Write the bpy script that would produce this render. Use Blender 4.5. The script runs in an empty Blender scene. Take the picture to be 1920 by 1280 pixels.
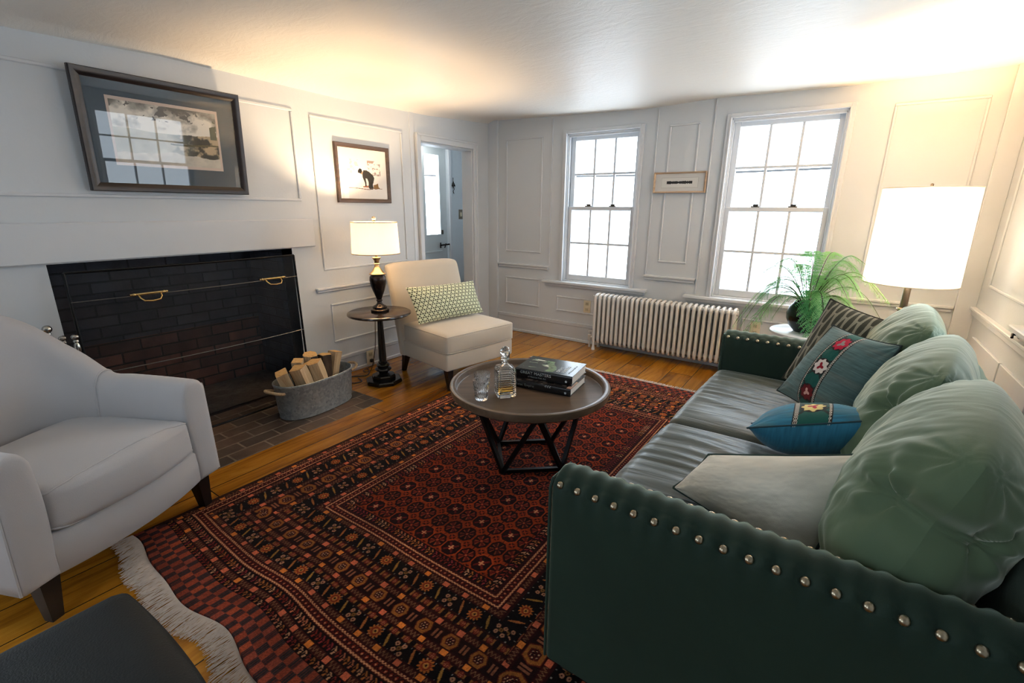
import bpy, bmesh, math, random
import numpy as np
from mathutils import Vector, Matrix
random.seed(7); RNG = np.random.default_rng(7)
SC = bpy.context.scene
COL = SC.collection
R = math.radians
PI = math.pi

# ---------------------------------------------------------------- camera
YAW, PITCH, ROLL, FPX = R(-34.16029506), R(15.80903626), R(0.46168983), 883.0683721219527
CAMZ = 1.30
F_ = Vector((math.sin(YAW)*math.cos(PITCH), math.cos(YAW)*math.cos(PITCH), -math.sin(PITCH)))
r_ = Vector((math.cos(YAW), -math.sin(YAW), 0)); u_ = r_.cross(F_)
r2 = math.cos(ROLL)*r_ + math.sin(ROLL)*u_; u2 = -math.sin(ROLL)*r_ + math.cos(ROLL)*u_
cd = bpy.data.cameras.new('camera'); cam = bpy.data.objects.new('camera', cd); COL.objects.link(cam)
M = Matrix((r2, u2, -F_)).transposed().to_4x4(); M.translation = Vector((0, 0, CAMZ))
cam.matrix_world = M
cd.sensor_width = 36.0; cd.lens = FPX/1920*36.0; cd.clip_start = 0.02
SC.camera = cam

# ---------------------------------------------------------------- light
world = bpy.data.worlds.new('daylight'); SC.world = world; world.use_nodes = True
wn = world.node_tree; wn.nodes.clear()
wo = wn.nodes.new('ShaderNodeOutputWorld'); wb = wn.nodes.new('ShaderNodeBackground')
wb.inputs[0].default_value = (0.76, 0.88, 1.0, 1); wb.inputs[1].default_value = 4.3
wn.links.new(wb.outputs[0], wo.inputs[0])
def portal(name, loc, rot, sx, sy):
    l = bpy.data.lights.new(name, 'AREA'); l.shape = 'RECTANGLE'; l.size = sx; l.size_y = sy
    l.cycles.is_portal = True
    o = bpy.data.objects.new(name, l); COL.objects.link(o); o.location = loc; o.rotation_euler = rot
portal('window_portal', (-1.885, 4.40, 1.29), (R(-90), 0, 0), .8, 1.5)
portal('window_portal', (-.445, 4.40, 1.29), (R(-90), 0, 0), .85, 1.5)
portal('window_portal', (1.02, 2.50, 1.35), (0, R(90), 0), 1.3, .95)
portal('window_portal', (-1.2, -1.70, 1.38), (R(90), 0, 0), .8, 1.1)
portal('window_portal', (-3.35, -.75, 1.32), (0, R(-90), 0), 1.4, .95)
SC.view_settings.view_transform = 'Standard'; SC.view_settings.look = 'None'
SC.view_settings.gamma = 1.0; SC.view_settings.use_curve_mapping = False
SC.view_settings.exposure = 0.80
SC.cycles.filter_width = 1.1
SC.cycles.use_denoising = True
SC.cycles.max_bounces = 10; SC.cycles.diffuse_bounces = 3; SC.cycles.glossy_bounces = 4
SC.cycles.transmission_bounces = 8; SC.cycles.transparent_max_bounces = 12
SC.cycles.caustics_reflective = False; SC.cycles.sample_clamp_indirect = 6.0
LAMP_TRIPOD = 98.0
LAMP_TABLE = 44.0
LAMP_COL = (1.0, .62, .29)

# ---------------------------------------------------------------- helpers
def thing(name, label, cat, loc=(0, 0, 0), rotz=0.0, group=None):
    o = bpy.data.objects.new(name, None); COL.objects.link(o)
    o.location = loc; o.rotation_euler = (0, 0, rotz); o.empty_display_size = .05
    o['label'] = label; o['category'] = cat
    if group: o['group'] = group
    return o
def tag(o, label, cat, group=None, kind=None):
    o['label'] = label; o['category'] = cat
    if group: o['group'] = group
    if kind: o['kind'] = kind
    return o
def struct(o):
    o['kind'] = 'structure'; return o

class MB:
    """collects shapes into one mesh"""
    def __init__(s): s.v = []; s.f = []
    def add(s, vs, fs, M=None):
        b = len(s.v)
        if M is not None: vs = [M @ Vector(v) for v in vs]
        s.v += [tuple(v) for v in vs]; s.f += [tuple(b+i for i in f) for f in fs]; return s
    def box(s, x0, x1, y0, y1, z0, z1, M=None):
        vs = [(x, y, z) for z in (z0, z1) for y in (y0, y1) for x in (x0, x1)]
        fs = [(0, 2, 3, 1), (4, 5, 7, 6), (0, 1, 5, 4), (2, 6, 7, 3), (0, 4, 6, 2), (1, 3, 7, 5)]
        return s.add(vs, fs, M)
    def rbox(s, x0, x1, y0, y1, z0, z1, r=.01, seg=2, M=None):
        bm = bmesh.new(); bmesh.ops.create_cube(bm, size=1)
        for v in bm.verts:
            v.co = Vector(((x0+x1)/2+v.co.x*(x1-x0), (y0+y1)/2+v.co.y*(y1-y0), (z0+z1)/2+v.co.z*(z1-z0)))
        bmesh.ops.bevel(bm, geom=bm.edges[:], offset=r, segments=seg, profile=.5, affect='EDGES')
        return s.addbm(bm, M)
    def addbm(s, bm, M=None):
        bm.verts.index_update()
        s.add([v.co.copy() for v in bm.verts], [tuple(v.index for v in f.verts) for f in bm.faces], M); bm.free(); return s
    def lathe(s, prof, n=32, M=None, ang0=0.0, sy=1.0):
        vs = []; fs = []; m = len(prof)
        for i in range(n):
            a = ang0+2*PI*i/n
            for (r, z) in prof: vs.append((r*math.cos(a), r*math.sin(a)*sy, z))
        for i in range(n):
            j = (i+1) % n
            for k in range(m-1): fs.append((i*m+k, j*m+k, j*m+k+1, i*m+k+1))
        if prof[0][0] > 1e-5: fs.append(tuple(i*m for i in range(n))[::-1])
        if prof[-1][0] > 1e-5: fs.append(tuple(i*m+m-1 for i in range(n)))
        return s.add(vs, fs, M)
    def tube(s, pts, r, n=8, closed=False, M=None, flat=None):
        pts = [Vector(p) for p in pts]; m = len(pts); vs = []; fs = []
        rr = r if isinstance(r, (list, tuple)) else [r]*m
        prev = None
        for i, p in enumerate(pts):
            a = pts[(i-1) % m] if (closed or i > 0) else p
            b = pts[(i+1) % m] if (closed or i < m-1) else p
            t = (b-a).normalized() if (b-a).length > 1e-9 else Vector((0, 0, 1))
            if prev is None:
                up = Vector((0, 0, 1)) if abs(t.z) < .9 else Vector((1, 0, 0))
                nx = t.cross(up).normalized()
            else:
                nx = (prev - t*prev.dot(t))
                nx = nx.normalized() if nx.length > 1e-6 else t.orthogonal().normalized()
            prev = nx; ny = t.cross(nx)
            for k in range(n):
                c = 2*PI*k/n
                vs.append(p + nx*math.cos(c)*rr[i] + ny*math.sin(c)*rr[i]*(flat or 1))
        L = m if closed else m-1
        for i in range(L):
            j = (i+1) % m
            for k in range(n):
                k2 = (k+1) % n; fs.append((i*n+k, j*n+k, j*n+k2, i*n+k2))
        if not closed:
            fs.append(tuple(range(n))[::-1]); fs.append(tuple((m-1)*n+k for k in range(n)))
        return s.add(vs, fs, M)
    def bar(s, a, b, w, h=None, M=None):
        """square bar between two points"""
        a = Vector(a); b = Vector(b); h = h or w; t = (b-a).normalized()
        up = Vector((0, 0, 1)) if abs(t.z) < .95 else Vector((1, 0, 0))
        nx = t.cross(up).normalized(); ny = nx.cross(t)
        vs = [p+nx*(w/2*sx)+ny*(h/2*sy) for p in (a, b) for sx, sy in ((-1, -1), (1, -1), (1, 1), (-1, 1))]
        return s.add(vs, [(3, 2, 1, 0), (4, 5, 6, 7), (0, 1, 5, 4), (1, 2, 6, 5), (2, 3, 7, 6), (3, 0, 4, 7)], M)
    def prism(s, poly, z0, z1, M=None):
        n = len(poly)
        vs = [(x, y, z0) for x, y in poly]+[(x, y, z1) for x, y in poly]
        fs = [tuple(range(n))[::-1], tuple(range(n, 2*n))]+[(i, (i+1) % n, n+(i+1) % n, n+i) for i in range(n)]
        return s.add(vs, fs, M)
    def loft(s, rings, cap=True, M=None, loop=False):
        n = len(rings[0]); vs = [v for r in rings for v in r]; fs = []
        m = len(rings)
        for i in range(m if loop else m-1):
            j = (i+1) % m
            for k in range(n):
                k2 = (k+1) % n; fs.append((i*n+k, i*n+k2, j*n+k2, j*n+k))
        if cap and not loop: fs.append(tuple(range(n))[::-1]); fs.append(tuple((m-1)*n+k for k in range(n)))
        return s.add(vs, fs, M)
    def sphere(s, c, r, n=16, sc=(1, 1, 1), M=None):
        pr = [(r*math.sin(PI*i/n), -r*math.cos(PI*i/n)) for i in range(n+1)]
        pr[0] = (0, -r); pr[-1] = (0, r)
        T = Matrix.Translation(c) @ Matrix.Diagonal((sc[0], sc[1], sc[2], 1))
        return s.lathe(pr, n*2, (M @ T) if M is not None else T)
    def build(s, name, mat, parent=None, smooth=True, sub=0, angle=40, loc=None):
        me = bpy.data.meshes.new(name); me.from_pydata(s.v, [], s.f)
        bm = bmesh.new(); bm.from_mesh(me)
        bmesh.ops.remove_doubles(bm, verts=bm.verts, dist=1e-6)
        bmesh.ops.recalc_face_normals(bm, faces=bm.faces)
        bm.to_mesh(me); bm.free()
        if smooth:
            me.shade_smooth() if hasattr(me, 'shade_smooth') else [setattr(p, 'use_smooth', True) for p in me.polygons]
            if angle and angle < 179 and hasattr(me, 'set_sharp_from_angle'): me.set_sharp_from_angle(angle=R(angle))
        if mat: me.materials.append(mat)
        o = bpy.data.objects.new(name, me); COL.objects.link(o)
        if parent: o.parent = parent
        if loc: o.location = loc
        if sub:
            md = o.modifiers.new('smooth', 'SUBSURF'); md.levels = sub; md.render_levels = sub
        return o

def copy_tree(o, parent=None, **kw):
    c = o.copy(); COL.objects.link(c); c.parent = parent
    for k, v in kw.items(): c[k] = v
    for ch in list(o.children): copy_tree(ch, c)
    return c

def grid_obj(name, P, mat, parent=None, colors=None, closed_u=False, thick=None):
    """P: (N,M,3) array of positions -> smooth quad mesh, with an optional colour layer"""
    N, Mm = P.shape[:2]
    idx = np.arange(N*Mm).reshape(N, Mm)
    if closed_u: a = idx; b = np.roll(idx, -1, 0)
    else: a = idx[:-1]; b = idx[1:]
    q = np.stack([a[:, :-1], b[:, :-1], b[:, 1:], a[:, 1:]], -1).reshape(-1, 4)
    me = bpy.data.meshes.new(name)
    me.vertices.add(N*Mm); me.vertices.foreach_set('co', P.reshape(-1).astype(np.float32))
    me.loops.add(len(q)*4); me.loops.foreach_set('vertex_index', q.reshape(-1).astype(np.int32))
    me.polygons.add(len(q)); me.polygons.foreach_set('loop_start', (np.arange(len(q))*4).astype(np.int32))
    me.polygons.foreach_set('loop_total', np.full(len(q), 4, np.int32))
    me.update(calc_edges=True); me.validate()
    me.polygons.foreach_set('use_smooth', np.ones(len(me.polygons), bool))
    if colors is not None:
        ca = me.color_attributes.new('pattern', 'FLOAT_COLOR', 'POINT')
        c4 = np.ones((N*Mm, 4), np.float32); c4[:, :3] = srgb(colors.reshape(-1, 3))
        ca.data.foreach_set('color', c4.reshape(-1))
    if mat: me.materials.append(mat)
    o = bpy.data.objects.new(name, me); COL.objects.link(o)
    if parent: o.parent = parent
    return o
def srgb(c):
    c = np.clip(np.asarray(c, float), 0, 1)
    return np.where(c <= .04045, c/12.92, ((c+.055)/1.055)**2.4)
def hexc(h):
    return tuple(int(h[i:i+2], 16)/255 for i in (0, 2, 4))
def lin(h): return tuple(float(x) for x in srgb(np.array(hexc(h))))+(1.0,)

# value noise for numpy patterns
_perm = RNG.random((256, 256))
def vnoise(x, y):
    xi = np.floor(x).astype(int); yi = np.floor(y).astype(int); xf = x-xi; yf = y-yi
    xf = xf*xf*(3-2*xf); yf = yf*yf*(3-2*yf)
    g = lambda i, j: _perm[i % 256, j % 256]
    return (g(xi, yi)*(1-xf)+g(xi+1, yi)*xf)*(1-yf)+(g(xi, yi+1)*(1-xf)+g(xi+1, yi+1)*xf)*yf
def fbm(x, y, o=4):
    s = 0; a = .5; t = 0
    for _ in range(o): s = s+a*vnoise(x, y); t += a; x = x*2.03+17; y = y*2.03+9; a *= .5
    return s/t

# ---------------------------------------------------------------- materials
def nmat(name):
    m = bpy.data.materials.new(name); m.use_nodes = True
    nt = m.node_tree; b = nt.nodes['Principled BSDF']; return m, nt, b
def N(nt, t, **kw):
    n = nt.nodes.new(t)
    for k, v in kw.items():
        if isinstance(k, str) and k in n.inputs: n.inputs[k].default_value = v
        else: setattr(n, k, v)
    return n
def simple(name, col, rough=.5, metal=0.0, noise=.06, nscale=30.0, bump=0.0, bscale=200.0, spec=.5, coat=0.0, sheen=0.0, sheen_tint=None, stretch=None):
    m, nt, b = nmat(name); c = lin(col) if isinstance(col, str) else col
    b.inputs['Roughness'].default_value = rough; b.inputs['Metallic'].default_value = metal
    b.inputs['Specular IOR Level'].default_value = spec; b.inputs['Coat Weight'].default_value = coat
    b.inputs['Sheen Weight'].default_value = sheen
    if sheen_tint: b.inputs['Sheen Tint'].default_value = sheen_tint; b.inputs['Sheen Roughness'].default_value = .35
    tc = N(nt, 'ShaderNodeTexCoord'); mp = N(nt, 'ShaderNodeMapping')
    if stretch: mp.inputs['Scale'].default_value = stretch
    nt.links.new(tc.outputs['Object'], mp.inputs[0])
    no = N(nt, 'ShaderNodeTexNoise', Scale=nscale, Detail=4.0)
    nt.links.new(mp.outputs[0], no.inputs['Vector'])
    mx = N(nt, 'ShaderNodeMix', data_type='RGBA')
    mx.inputs[6].default_value = tuple(x*(1-noise*2) for x in c[:3])+(1,)
    mx.inputs[7].default_value = tuple(min(1, x*(1+noise*2)) for x in c[:3])+(1,)
    nt.links.new(no.outputs[0], mx.inputs[0]); nt.links.new(mx.outputs[2], b.inputs['Base Color'])
    if bump:
        n2 = N(nt, 'ShaderNodeTexNoise', Scale=bscale, Detail=3.0); nt.links.new(mp.outputs[0], n2.inputs['Vector'])
        bp = N(nt, 'ShaderNodeBump', Strength=bump, Distance=.004)
        nt.links.new(n2.outputs[0], bp.inputs['Height']); nt.links.new(bp.outputs[0], b.inputs['Normal'])
    return m
def pattern_mat(name, rough=.85, sheen=.2, bump=.25, bscale=700.0, tint=None, spec=.25):
    m, nt, b = nmat(name); a = N(nt, 'ShaderNodeAttribute', attribute_name='pattern')
    no = N(nt, 'ShaderNodeTexNoise', Scale=bscale, Detail=2.0)
    tc = N(nt, 'ShaderNodeTexCoord'); nt.links.new(tc.outputs['Object'], no.inputs['Vector'])
    mx = N(nt, 'ShaderNodeMix', data_type='RGBA', blend_type='MULTIPLY'); mx.inputs[0].default_value = .35
    nt.links.new(a.outputs['Color'], mx.inputs[6]); nt.links.new(no.outputs[0], mx.inputs[7])
    nt.links.new(a.outputs['Color'], b.inputs['Base Color'])
    b.inputs['Roughness'].default_value = rough; b.inputs['Sheen Weight'].default_value = sheen
    b.inputs['Specular IOR Level'].default_value = spec
    bp = N(nt, 'ShaderNodeBump', Strength=bump, Distance=.003)
    nt.links.new(no.outputs[0], bp.inputs['Height']); nt.links.new(bp.outputs[0], b.inputs['Normal'])
    return m
def glass_sheet(name, ior=1.5, rough=.0, tint=(1, 1, 1, 1)):
    m = bpy.data.materials.new(name); m.use_nodes = True; nt = m.node_tree; nt.nodes.clear()
    o = N(nt, 'ShaderNodeOutputMaterial'); mx = N(nt, 'ShaderNodeMixShader')
    t = N(nt, 'ShaderNodeBsdfTransparent'); g = N(nt, 'ShaderNodeBsdfGlossy'); f = N(nt, 'ShaderNodeFresnel', IOR=ior)
    ge = N(nt, 'ShaderNodeNewGeometry'); mr = N(nt, 'ShaderNodeMapRange'); mr.inputs['To Min'].default_value = ior; mr.inputs['To Max'].default_value = 1/ior
    nt.links.new(ge.outputs['Backfacing'], mr.inputs[0]); nt.links.new(mr.outputs[0], f.inputs['IOR'])
    t.inputs[0].default_value = tint; g.inputs['Roughness'].default_value = rough
    nt.links.new(f.outputs[0], mx.inputs[0]); nt.links.new(t.outputs[0], mx.inputs[1]); nt.links.new(g.outputs[0], mx.inputs[2])
    nt.links.new(mx.outputs[0], o.inputs[0]); return m

MW = simple('painted_wall', 'd2d6d9', rough=.55, noise=.02, nscale=2.5, bump=.12, bscale=60, spec=.35)
MTR = simple('painted_trim', 'd5d8db', rough=.42, noise=.015, nscale=8, bump=.05, bscale=90, spec=.4)
MHALL = simple('hall_paint', 'd3dade', rough=.5, noise=.02, nscale=4)
MBLACK = simple('black_lacquer', '17130f', rough=.22, noise=.2, nscale=20, spec=.6)
MLEG = simple('dark_stained_leg', '120d0b', rough=.35, noise=.2, nscale=30, stretch=(1, 1, .1))
MIRON = simple('black_iron', '0d0c0d', rough=.4, metal=.6, noise=.2, nscale=60, bump=.1)
MBRASS = simple('aged_brass', 'd2b57c', rough=.25, metal=1.0, noise=.12, nscale=80)
MSTEEL = simple('brushed_steel', 'b9b6b0', rough=.2, metal=1.0, noise=.1, nscale=60)
MPGLASS = None
MNAIL = simple('nickel_nail', 'b3a68e', rough=.28, metal=1.0, noise=.15, nscale=200)
MRAD = simple('radiator_enamel', 'e4e0da', rough=.35, noise=.03, nscale=20, bump=.08, bscale=120)
MIVORY = simple('ivory_plastic', 'e3d9bd', rough=.4, noise=.01)
MDARK = simple('dark_slot', '151412', rough=.6)
MBULB = bpy.data.materials.new('lamp_bulb'); MBULB.use_nodes = True; _nt = MBULB.node_tree; _nt.nodes.clear()      # thin frosted glass, mostly lets its light through
_o = N(_nt, 'ShaderNodeOutputMaterial'); _m = N(_nt, 'ShaderNodeMixShader'); _t = N(_nt, 'ShaderNodeBsdfTransparent'); _e = N(_nt, 'ShaderNodeEmission'); _m.inputs[0].default_value = .12
_e.inputs[0].default_value = (1, .8, .55, 1); _e.inputs[1].default_value = 25
_nt.links.new(_t.outputs[0], _m.inputs[1]); _nt.links.new(_e.outputs[0], _m.inputs[2]); _nt.links.new(_m.outputs[0], _o.inputs[0])
MCORD = simple('brown_cord', '2a1c12', rough=.5)
MGLASS = glass_sheet('window_glass', 1.45)
MPGLASS = glass_sheet('picture_glass', 1.6)

def brick_mat(name, c1, c2, mortar, scale, bump=.6, rough=.9, vec='Object', rot=(0, 0, 0), bw=.5, rh=.25, ms=.012, soot=None):
    m, nt, b = nmat(name); tc = N(nt, 'ShaderNodeTexCoord'); mp = N(nt, 'ShaderNodeMapping')
    sx = N(nt, 'ShaderNodeSeparateXYZ'); cx = N(nt, 'ShaderNodeCombineXYZ'); nt.links.new(tc.outputs[vec], sx.inputs[0])
    if rot == 'wall':
        sm = N(nt, 'ShaderNodeMath', operation='ADD'); nt.links.new(sx.outputs[0], sm.inputs[0]); nt.links.new(sx.outputs[1], sm.inputs[1])
        nt.links.new(sm.outputs[0], cx.inputs[0]); nt.links.new(sx.outputs[2], cx.inputs[1])
    else:
        nt.links.new(sx.outputs[1], cx.inputs[0]); nt.links.new(sx.outputs[0], cx.inputs[1])
    nt.links.new(cx.outputs[0], mp.inputs[0])
    br = N(nt, 'ShaderNodeTexBrick', Scale=scale); br.inputs['Color1'].default_value = lin(c1); br.inputs['Color2'].default_value = lin(c2)
    br.inputs['Mortar'].default_value = lin(mortar); br.inputs['Mortar Size'].default_value = ms
    br.inputs['Brick Width'].default_value = bw; br.inputs['Row Height'].default_value = rh; br.inputs['Mortar Smooth'].default_value = .3
    nt.links.new(mp.outputs[0], br.inputs['Vector'])
    no = N(nt, 'ShaderNodeTexNoise', Scale=9.0, Detail=6.0); nt.links.new(tc.outputs[vec], no.inputs['Vector'])
    mx = N(nt, 'ShaderNodeMix', data_type='RGBA', blend_type='MULTIPLY'); mx.inputs[0].default_value = .8
    cr = N(nt, 'ShaderNodeValToRGB'); cr.color_ramp.elements[0].position = .3; cr.color_ramp.elements[0].color = (.35, .33, .3, 1)
    cr.color_ramp.elements[1].position = .7; cr.color_ramp.elements[1].color = (1, 1, 1, 1)
    nt.links.new(no.outputs[0], cr.inputs[0]); nt.links.new(br.outputs['Color'], mx.inputs[6]); nt.links.new(cr.outputs[0], mx.inputs[7])
    nt.links.new(mx.outputs[2], b.inputs['Base Color'])
    b.inputs['Roughness'].default_value = rough
    ad = N(nt, 'ShaderNodeMath', operation='MULTIPLY_ADD'); ad.inputs[1].default_value = -1.0
    nt.links.new(br.outputs['Fac'], ad.inputs[0]); nt.links.new(no.outputs[0], ad.inputs[2])
    bp = N(nt, 'ShaderNodeBump', Strength=bump, Distance=.008); nt.links.new(ad.outputs[0], bp.inputs['Height']); nt.links.new(bp.outputs[0], b.inputs['Normal'])
    return m
def wood_mat(name, c1, c2, rough=.4, scale=1.0, axis='Y', grain=1.0, coat=0.0, bump=.1, knots=False, spec=.5):
    m, nt, b = nmat(name); tc = N(nt, 'ShaderNodeTexCoord'); mp = N(nt, 'ShaderNodeMapping')
    st = {'X': (.12, 1, 1), 'Y': (1, .12, 1), 'Z': (1, 1, .12)}[axis]
    mp.inputs['Scale'].default_value = tuple(k*scale for k in st)
    nt.links.new(tc.outputs['Object'], mp.inputs[0])
    no = N(nt, 'ShaderNodeTexNoise', Scale=22.0, Detail=8.0, Roughness=.65, Distortion=.6*grain); nt.links.new(mp.outputs[0], no.inputs['Vector'])
    cr = N(nt, 'ShaderNodeValToRGB'); cr.color_ramp.elements[0].position = .3; cr.color_ramp.elements[0].color = lin(c1)
    cr.color_ramp.elements[1].position = .7; cr.color_ramp.elements[1].color = lin(c2)
    nt.links.new(no.outputs[0], cr.inputs[0]); nt.links.new(cr.outputs[0], b.inputs['Base Color'])
    b.inputs['Roughness'].default_value = rough; b.inputs['Coat Weight'].default_value = coat; b.inputs['Coat Roughness'].default_value = .12
    b.inputs['Specular IOR Level'].default_value = spec
    bp = N(nt, 'ShaderNodeBump', Strength=bump, Distance=.003); nt.links.new(no.outputs[0], bp.inputs['Height']); nt.links.new(bp.outputs[0], b.inputs['Normal'])
    return m
def fabric(name, col, rough=.9, sheen=.3, weave=420.0, bump=.25, noise=.04, wr=None, stint=(1, 1, 1, 1), wrs=.5, spec=.3, srough=.4):
    """woven cloth; wr=(sx,sy,sz) adds soft creases, stretched by those scales"""
    m, nt, b = nmat(name); tc = N(nt, 'ShaderNodeTexCoord')
    c = lin(col); no = N(nt, 'ShaderNodeTexNoise', Scale=6.0, Detail=5.0); nt.links.new(tc.outputs['Object'], no.inputs['Vector'])
    mx = N(nt, 'ShaderNodeMix', data_type='RGBA')
    mx.inputs[6].default_value = tuple(x*(1-noise*2.5) for x in c[:3])+(1,); mx.inputs[7].default_value = tuple(min(1, x*(1+noise*2.5)) for x in c[:3])+(1,)
    nt.links.new(no.outputs[0], mx.inputs[0]); nt.links.new(mx.outputs[2], b.inputs['Base Color'])
    b.inputs['Roughness'].default_value = rough; b.inputs['Sheen Weight'].default_value = sheen; b.inputs['Sheen Tint'].default_value = stint
    b.inputs['Sheen Roughness'].default_value = srough; b.inputs['Specular IOR Level'].default_value = spec
    wv = N(nt, 'ShaderNodeTexNoise', Scale=weave, Detail=2.0); nt.links.new(tc.outputs['Object'], wv.inputs['Vector'])
    bp = N(nt, 'ShaderNodeBump', Strength=bump, Distance=.0015); nt.links.new(wv.outputs[0], bp.inputs['Height'])
    last = bp
    if wr:
        mp = N(nt, 'ShaderNodeMapping'); mp.inputs['Scale'].default_value = wr; nt.links.new(tc.outputs['Object'], mp.inputs[0])
        w2 = N(nt, 'ShaderNodeTexNoise', Scale=1.0, Detail=3.0, Distortion=.8); nt.links.new(mp.outputs[0], w2.inputs['Vector'])
        b2 = N(nt, 'ShaderNodeBump', Strength=wrs, Distance=.02); nt.links.new(w2.outputs[0], b2.inputs['Height'])
        nt.links.new(bp.outputs[0], b2.inputs['Normal']); last = b2
    nt.links.new(last.outputs[0], b.inputs['Normal'])
    return m

# ---------------------------------------------------------------- room shell
XL, XR, YB, YN = -3.15, .80, 4.20, -1.50
TOP = 2.20
# ceiling: an old plaster ceiling that sags a little
def ceil_z(x, y):
    back = np.interp(x, [-3.15, -2.4, -1.56, -.93, -.1, .8], [2.155, 2.131, 2.106, 2.128, 2.112, 2.126])
    left = np.interp(y, [-1.5, .68, 1.28, 2.37, 3.3, 4.2], [2.06, 2.068, 2.09, 2.076, 2.10, 2.155])
    wl = np.clip((x-XL)/3.95, 0, 1); wb = np.clip((YB-y)/5.7, 0, 1)
    return left*(1-wl)*1.0+wl*2.11 + (back-np.interp(YB, [4.2], [2.155])*(1-wl)-wl*2.11)*(1-wb)**2
gx, gy = np.meshgrid(np.linspace(XL-.14, XR+.14, 80), np.linspace(YN-.14, YB+.14, 110), indexing='ij')
cz = ceil_z(gx, gy)+.004*(fbm(gx*2.3+5, gy*2.3)-.5)
dl = np.clip((gx-XL)/.10, 0, 1); cz = cz-.035*(1-dl)**2      # soft plaster cove over the chimney wall
m, nt, b = nmat('ceiling_plaster'); tc = N(nt, 'ShaderNodeTexCoord'); mp = N(nt, 'ShaderNodeMapping')
mp.inputs['Scale'].default_value = (1.0, 2.4, 1); mp.inputs['Rotation'].default_value = (0, 0, .5); nt.links.new(tc.outputs['Object'], mp.inputs[0])
n1 = N(nt, 'ShaderNodeTexNoise', Scale=7.0, Detail=8.0, Roughness=.62, Distortion=1.2); nt.links.new(mp.outputs[0], n1.inputs['Vector'])
b.inputs['Base Color'].default_value = lin('f3eee5'); b.inputs['Roughness'].default_value = .46; b.inputs['Specular IOR Level'].default_value = .35
bp = N(nt, 'ShaderNodeBump', Strength=.20, Distance=.03); nt.links.new(n1.outputs[0], bp.inputs['Height']); nt.links.new(bp.outputs[0], b.inputs['Normal'])
MCEIL = m
ceiling = struct(grid_obj('ceiling', np.stack([gx, gy, cz], -1), MCEIL))

def wall_cells(axis, p0, p1, a0, a1, z0, z1, holes):
    """wall slab between planes p0..p1 with rectangular holes (a0,a1,z0,z1)"""
    mb = MB(); As = sorted({a0, a1, *[h[0] for h in holes], *[h[1] for h in holes]}); Zs = sorted({z0, z1, *[h[2] for h in holes], *[h[3] for h in holes]})
    for i in range(len(As)-1):
        for k in range(len(Zs)-1):
            am = (As[i]+As[i+1])/2; zm = (Zs[k]+Zs[k+1])/2
            if any(h[0] < am < h[1] and h[2] < zm < h[3] for h in holes): continue
            if axis == 'x': mb.box(p0, p1, As[i], As[i+1], Zs[k], Zs[k+1])
            else: mb.box(As[i], As[i+1], p0, p1, Zs[k], Zs[k+1])
    return mb
W1 = (-2.245, -1.535, .600, 1.965); W2 = (-.830, -.075, .595, 1.975); W3 = (2.05, 3.02, .78, 1.95); WN = (-1.20, -.30, .65, 1.96); WM = (-1.60, -.80, .85, 1.92)
DOOR = (3.185, 3.915, 0.0, 1.855); FIRE = (.625, 1.895, 0.0, 1.018)
wall_cells('x', XL-.13, XL, YN-.13, YB+.13, -.05, TOP, [DOOR, FIRE, WN]).build('wall_left', MW, smooth=False)
wall_cells('y', YB, YB+.13, XL-.13, XR+.13, -.05, TOP, [W1, W2]).build('wall_back', MW, smooth=False)
wall_cells('x', XR, XR+.13, YN-.13, YB+.13, -.05, TOP, [W3]).build('wall_right', MW, smooth=False)
wall_cells('y', YN-.13, YN, XL-.13, XR+.13, -.05, TOP, [WM]).build('wall_near', MW, smooth=False)
for n in ('wall_left', 'wall_back', 'wall_right', 'wall_near'): struct(bpy.data.objects[n])

# floor: wide pine boards running towards the windows
m, nt, b = nmat('pine_floorboards'); tc = N(nt, 'ShaderNodeTexCoord'); mp = N(nt, 'ShaderNodeMapping')
mp.inputs['Rotation'].default_value = (0, 0, R(90)); mp.inputs['Location'].default_value = (0.0, .07, 0); nt.links.new(tc.outputs['Object'], mp.inputs[0])
br = N(nt, 'ShaderNodeTexBrick', Scale=1.0); br.offset = .43
br.inputs['Brick Width'].default_value = 1.9; br.inputs['Row Height'].default_value = .185; br.inputs['Mortar Size'].default_value = .0022; br.inputs['Mortar Smooth'].default_value = .1
br.inputs['Color1'].default_value = (0, 0, 0, 1); br.inputs['Color2'].default_value = (1, 1, 1, 1); br.inputs['Mortar'].default_value = (.5, .5, .5, 1)
nt.links.new(mp.outputs[0], br.inputs['Vector'])
m2 = N(nt, 'ShaderNodeMapping'); m2.inputs['Scale'].default_value = (1, .10, 1); nt.links.new(tc.outputs['Object'], m2.inputs[0])
ad = N(nt, 'ShaderNodeVectorMath', operation='ADD'); nt.links.new(m2.outputs[0], ad.inputs[0]); sc_ = N(nt, 'ShaderNodeVectorMath', operation='SCALE'); sc_.inputs['Scale'].default_value = 3.7
nt.links.new(br.outputs['Color'], sc_.inputs[0]); nt.links.new(sc_.outputs[0], ad.inputs[1])
g1 = N(nt, 'ShaderNodeTexNoise', Scale=16.0, Detail=9.0, Roughness=.68, Distortion=.9); nt.links.new(ad.outputs[0], g1.inputs['Vector'])
cr = N(nt, 'ShaderNodeValToRGB'); e = cr.color_ramp.elements
e[0].position = .28; e[0].color = lin('7d4812'); e[1].position = .75; e[1].color = lin('d29434')
x = cr.color_ramp.elements.new(.5); x.color = lin('b47820')
nt.links.new(g1.outputs[0], cr.inputs[0])
kn = N(nt, 'ShaderNodeTexNoise', Scale=3.0, Detail=3.0); nt.links.new(ad.outputs[0], kn.inputs['Vector'])
kr = N(nt, 'ShaderNodeValToRGB'); kr.color_ramp.elements[0].position = .30; kr.color_ramp.elements[0].color = (.30, .22, .16, 1); kr.color_ramp.elements[1].position = .42; kr.color_ramp.elements[1].color = (1, 1, 1, 1)
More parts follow.
